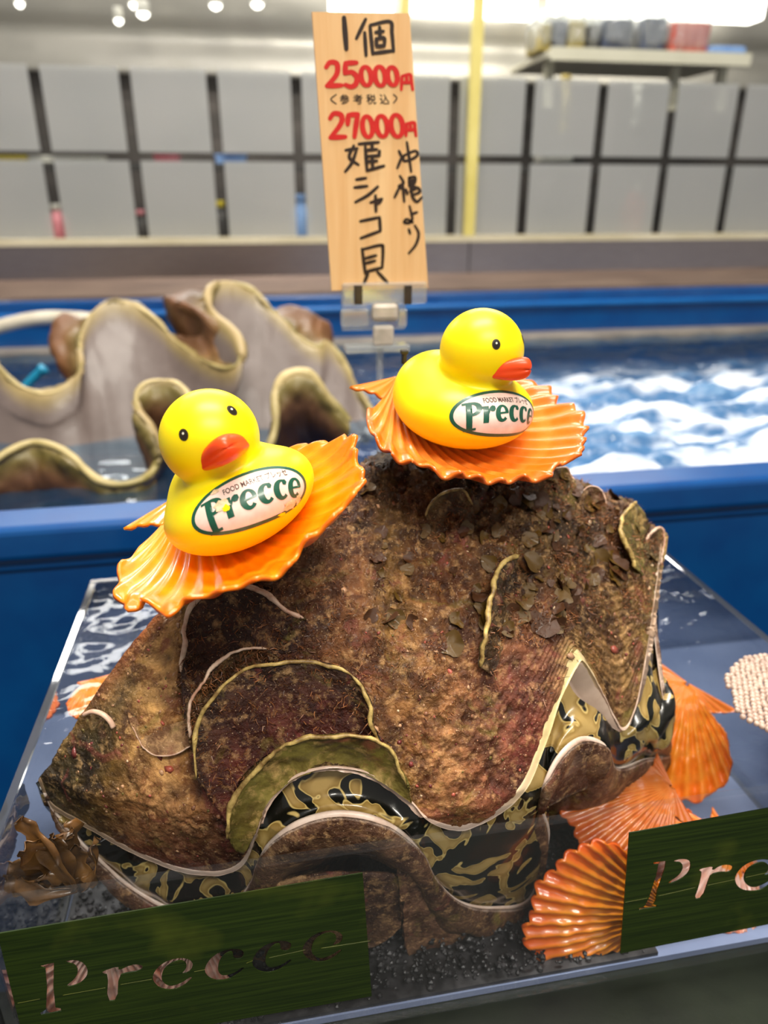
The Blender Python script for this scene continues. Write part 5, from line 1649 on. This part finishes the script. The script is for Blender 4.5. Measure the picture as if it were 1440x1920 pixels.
# smooth versions give the body of the bowl, the folds fade away from the rims
def smooth1(P, k):
    Q = P.copy()
    ker = np.ones(k) / k
    for c in range(3):
        pad = np.pad(P[:, c], (k // 2, k // 2), mode='edge')
        Q[:, c] = np.convolve(pad, ker, 'valid')[:len(P)]
    return Q
Bs, Fs = smooth1(Bp, 61), smooth1(Fp, 61)
bot = 0.5 * (Bs + Fs); bot[:, 2] = -0.055
def L_(a, b_, t_): return a * (1 - t_) + b_ * t_
endt = np.clip((np.arange(nb_u) - nb_u + 46) / 45.0, 0, 1)[:, None] ** 2
oo = np.array([(0, .04, -.06)] * 30, float)                 # where the outside of the shell runs from the rim
for i_, o_ in ((7, (-.030, .03, -.012)), (8, (-.036, .03, -.006)), (9, (-.03, .03, -.01)), (13, (-.01, .05, -.01)), (14, (-.02, .06, .008)), (15, (-.03, .07, .020)), (16, (-.045, .07, .022)), (17, (-.055, .06, .018)), (18, (-.06, .05, .006)), (19, (-.06, .05, -.012)), (20, (-.05, .05, -.02)), (21, (-.02, .05, -.04)),
               (23, (.008, .05, -.005)), (24, (.010, .05, .020)), (25, (.008, .05, .024)), (26, (.012, .05, .0))):
    oo[i_] = o_
oo = crom(oo, nb_u)
rowsB = [L_(Bs, bot, 0.75) + [0, 0.10, 0], L_(Bp, Bs, 0.25) + oo, L_(Bp, Bs, 0.06) + oo * 0.45, Bp + np.array([0, 0.004, 0.0]), Bp + np.array([0, -0.003, -0.002]),
         L_(Bp, Bs, 0.18) * 1 + np.array([0, -0.022, -0.030]), L_(L_(Bp, Bs, 0.6), bot, 0.45), bot, L_(L_(Fp, Fs, 0.6), bot, 0.5), L_(Fp, Fs, 0.2) + np.array([0, 0.012, -0.014]),
         Fp + np.array([0, 0.003, -0.001]), Fp + np.array([0, -0.002, -0.001]), L_(Fp, Fs, 0.15) + np.array([0, -0.006, -0.016]), L_(Fp, Fs, 0.5) + np.array([0, 0.0, -0.045]), L_(Fs, bot, 0.8) + np.array([0, 0, -0.02])]
GB = np.stack(rowsB, 1)
GB = np.stack([crom(GB[i], 85) for i in range(nb_u)], 0)
GB[..., 1] = np.maximum(GB[..., 1], 0.612)
nrm = grid_normals(GB)
rowi = np.linspace(0, 14, 85)
outer = ((rowi < 3.3) | (rowi > 11.2)).astype(float)[None, :]
GB = GB + nrm * (fbm(GB, 22, 4, 130, 0.6) * (0.0012 + 0.0045 * outer))[..., None]
c_in, c_rim, c_ol, c_out = [np.array(srgb(*c)) for c in ((106, 94, 90), (170, 148, 104), (112, 100, 48), (104, 68, 40))]
keyr = [0, 1.6, 2.5, 3.1, 3.6, 4.2, 4.75, 6.5, 8.5, 9.3, 9.8, 10.6, 11.6, 12.4, 14]
keyc = [c_out * 0.7, c_out, (c_out + c_ol) / 2, c_ol, c_rim, (c_ol + c_rim) * 0.45, c_in, c_in * 0.95, c_in * 0.9, c_in, c_in, c_rim, c_ol, c_out * 0.8, c_out * 0.6]
cc_ = np.stack([np.interp(rowi, keyr, [k[c] for k in keyc]) for c in range(3)], -1)
colB = np.repeat(cc_[None], nb_u, 0)
colB = colB * (1 + (0.10 + 0.35 * outer) * fbm(GB, 30, 4, 131))[..., None]
stain = np.clip(fbm(GB * np.array([1, 1, 2]), 16, 3, 133) * 1.6 - 0.5, 0, 1) * np.clip((rowi[None] - 6.4) / 1.5, 0, 1) * (rowi[None] < 10.5)
colB = colB * (1 - 0.72 * stain[..., None])
M['bigshell'] = soft_attr('old_clam_shell', 0.5, 0.4, 24, 0.05, 0.35)
osh = thing('open_clam_shell', 'big empty giant clam shell with wavy rims standing in the blue tank', 'shell', (float(bot[:, 0].mean()), 0.83, -0.06))
mo = np.mean(nrm[:, 38:46, 2]) < 0
sheet('shell_bowl', GB, M['bigshell'], osh, 0.004, np.clip(colB, 0.004, 1), mo)

M['old_rim'] = pmat('olive_cream_rim', srgb(196, 176, 124), srgb(128, 116, 58), 14, 0.45, bmp=(120, 0.4))
tube('back_rim', lin(Bp, 400), np.clip(0.0028 + 0.0030 * fbm(lin(Bp, 400), 34, 3, 3), 0.0012, 0.008), M['old_rim'], osh, 8, 0.6)
tube('front_rim', lin(Fp, 400), np.clip(0.0040 + 0.0022 * fbm(lin(Fp, 400), 34, 3, 4), 0.0015, 0.008), M['old_rim'], osh, 8, 0.7)

# ------------------------------------------------------------------ seaweed and bubbles in the box
sw = thing('seaweed', 'brown leafy seaweed clump at the front left corner of the box', 'seaweed', at_y(110, 1640, 0.250))
M['weed'] = pmat('brown_seaweed', srgb(112, 76, 36), srgb(64, 42, 22), 60, 0.35, coat=0.3, bmp=(200, 0.3))
rw = np.random.default_rng(17)
fr_px = [(30,1655),(60,1600),(70,1572),(95,1610),(110,1590),(130,1560),(140,1610),(150,1640),(170,1590),(90,1650),(120,1650),(60,1640),(40,1630),(165,1645)]
for k, (x, y) in enumerate(fr_px):
    a = at_y(115 + rw.uniform(-30, 40), 1668, 0.252 + rw.uniform(0, 0.012))
    b_ = at_y(x, y, 0.250 + rw.uniform(0, 0.02))
    mid = (a + b_) / 2 + rw.normal(0, 0.002, 3)
    P = crom(np.array([a, mid, b_, b_ + (b_ - mid) * 0.3 + rw.normal(0, 0.002, 3)]), 16)
    T_ = np.gradient(P, axis=0); S_ = np.cross(T_, rw.normal(0, 1, 3)); S_ /= np.linalg.norm(S_, axis=1, keepdims=True)
    t_ = np.linspace(0, 1, 16)
    wd = 0.0012 + 0.0042 * np.sin(t_ * math.pi * 0.8) ** 1.2 * (1 + 0.35 * np.sin(t_ * 21 + k))
    q = np.linspace(-1, 1, 7)
    Vw = P[:, None] + S_[:, None] * (wd[:, None] * q[None])[..., None]
    Vw = Vw + 0.0009 * np.sin(q * 4 + k)[None, :, None] * np.cross(T_ / np.linalg.norm(T_, axis=1, keepdims=True), S_)[:, None] * (1 + np.sin(t_ * 14))[:, None, None]
    Vw[..., 1] = np.maximum(Vw[..., 1], BY0 + TH + 0.002)
    sheet('frond', Vw, M['weed'], sw, 0.0004)

# bubble raft floating at the right
M['bubble'] = pmat('pinkish_bubbles', srgb(196, 172, 156), srgb(170, 144, 130), 60, 0.15, coat=0.6)
bv, bf = [], []
ico = bmesh.new(); bmesh.ops.create_icosphere(ico, subdivisions=2, radius=1.0)
iv2 = np.array([v.co for v in ico.verts]); if2 = [tuple(v.index for v in f.verts) for f in ico.faces]; ico.free()
pb = at_z(1392, 1300, 0.0)
rb = 0.0018
for i in range(-30, 60):
    for j in range(-40, 60):
        x = pb[0] + (i + 0.5 * (j % 2)) * rb * 1.85; y = pb[1] + j * rb * 1.6
        px_, py_ = None, None
        if not (x < BX1 - TH - 0.002 and y < BY1 - 0.1): continue
        # raft outline
        u_ = (x - (pb[0] + 0.050)) / 0.058; v_ = (y - (pb[1] - 0.006)) / 0.044
        if u_ * u_ + v_ * v_ + 0.12 * float(vnoise(np.array([[x, y, 0.0]]), 60, 4)[0]) > 1.0: continue
        r = rb * (0.86 + 0.2 * random.random())
        o_ = len(bv)
        bv.extend(iv2 * r + np.array([x + random.uniform(-.25, .25) * rb, y + random.uniform(-.25, .25) * rb, -0.0035]))
        bf.extend(tuple(a + o_ for a in f) for f in if2)
tag(mesh('bubble_raft', bv, bf, M['bubble'], None, True), 'raft of small pinkish white bubbles floating by the right wall', 'bubbles', kind='stuff')
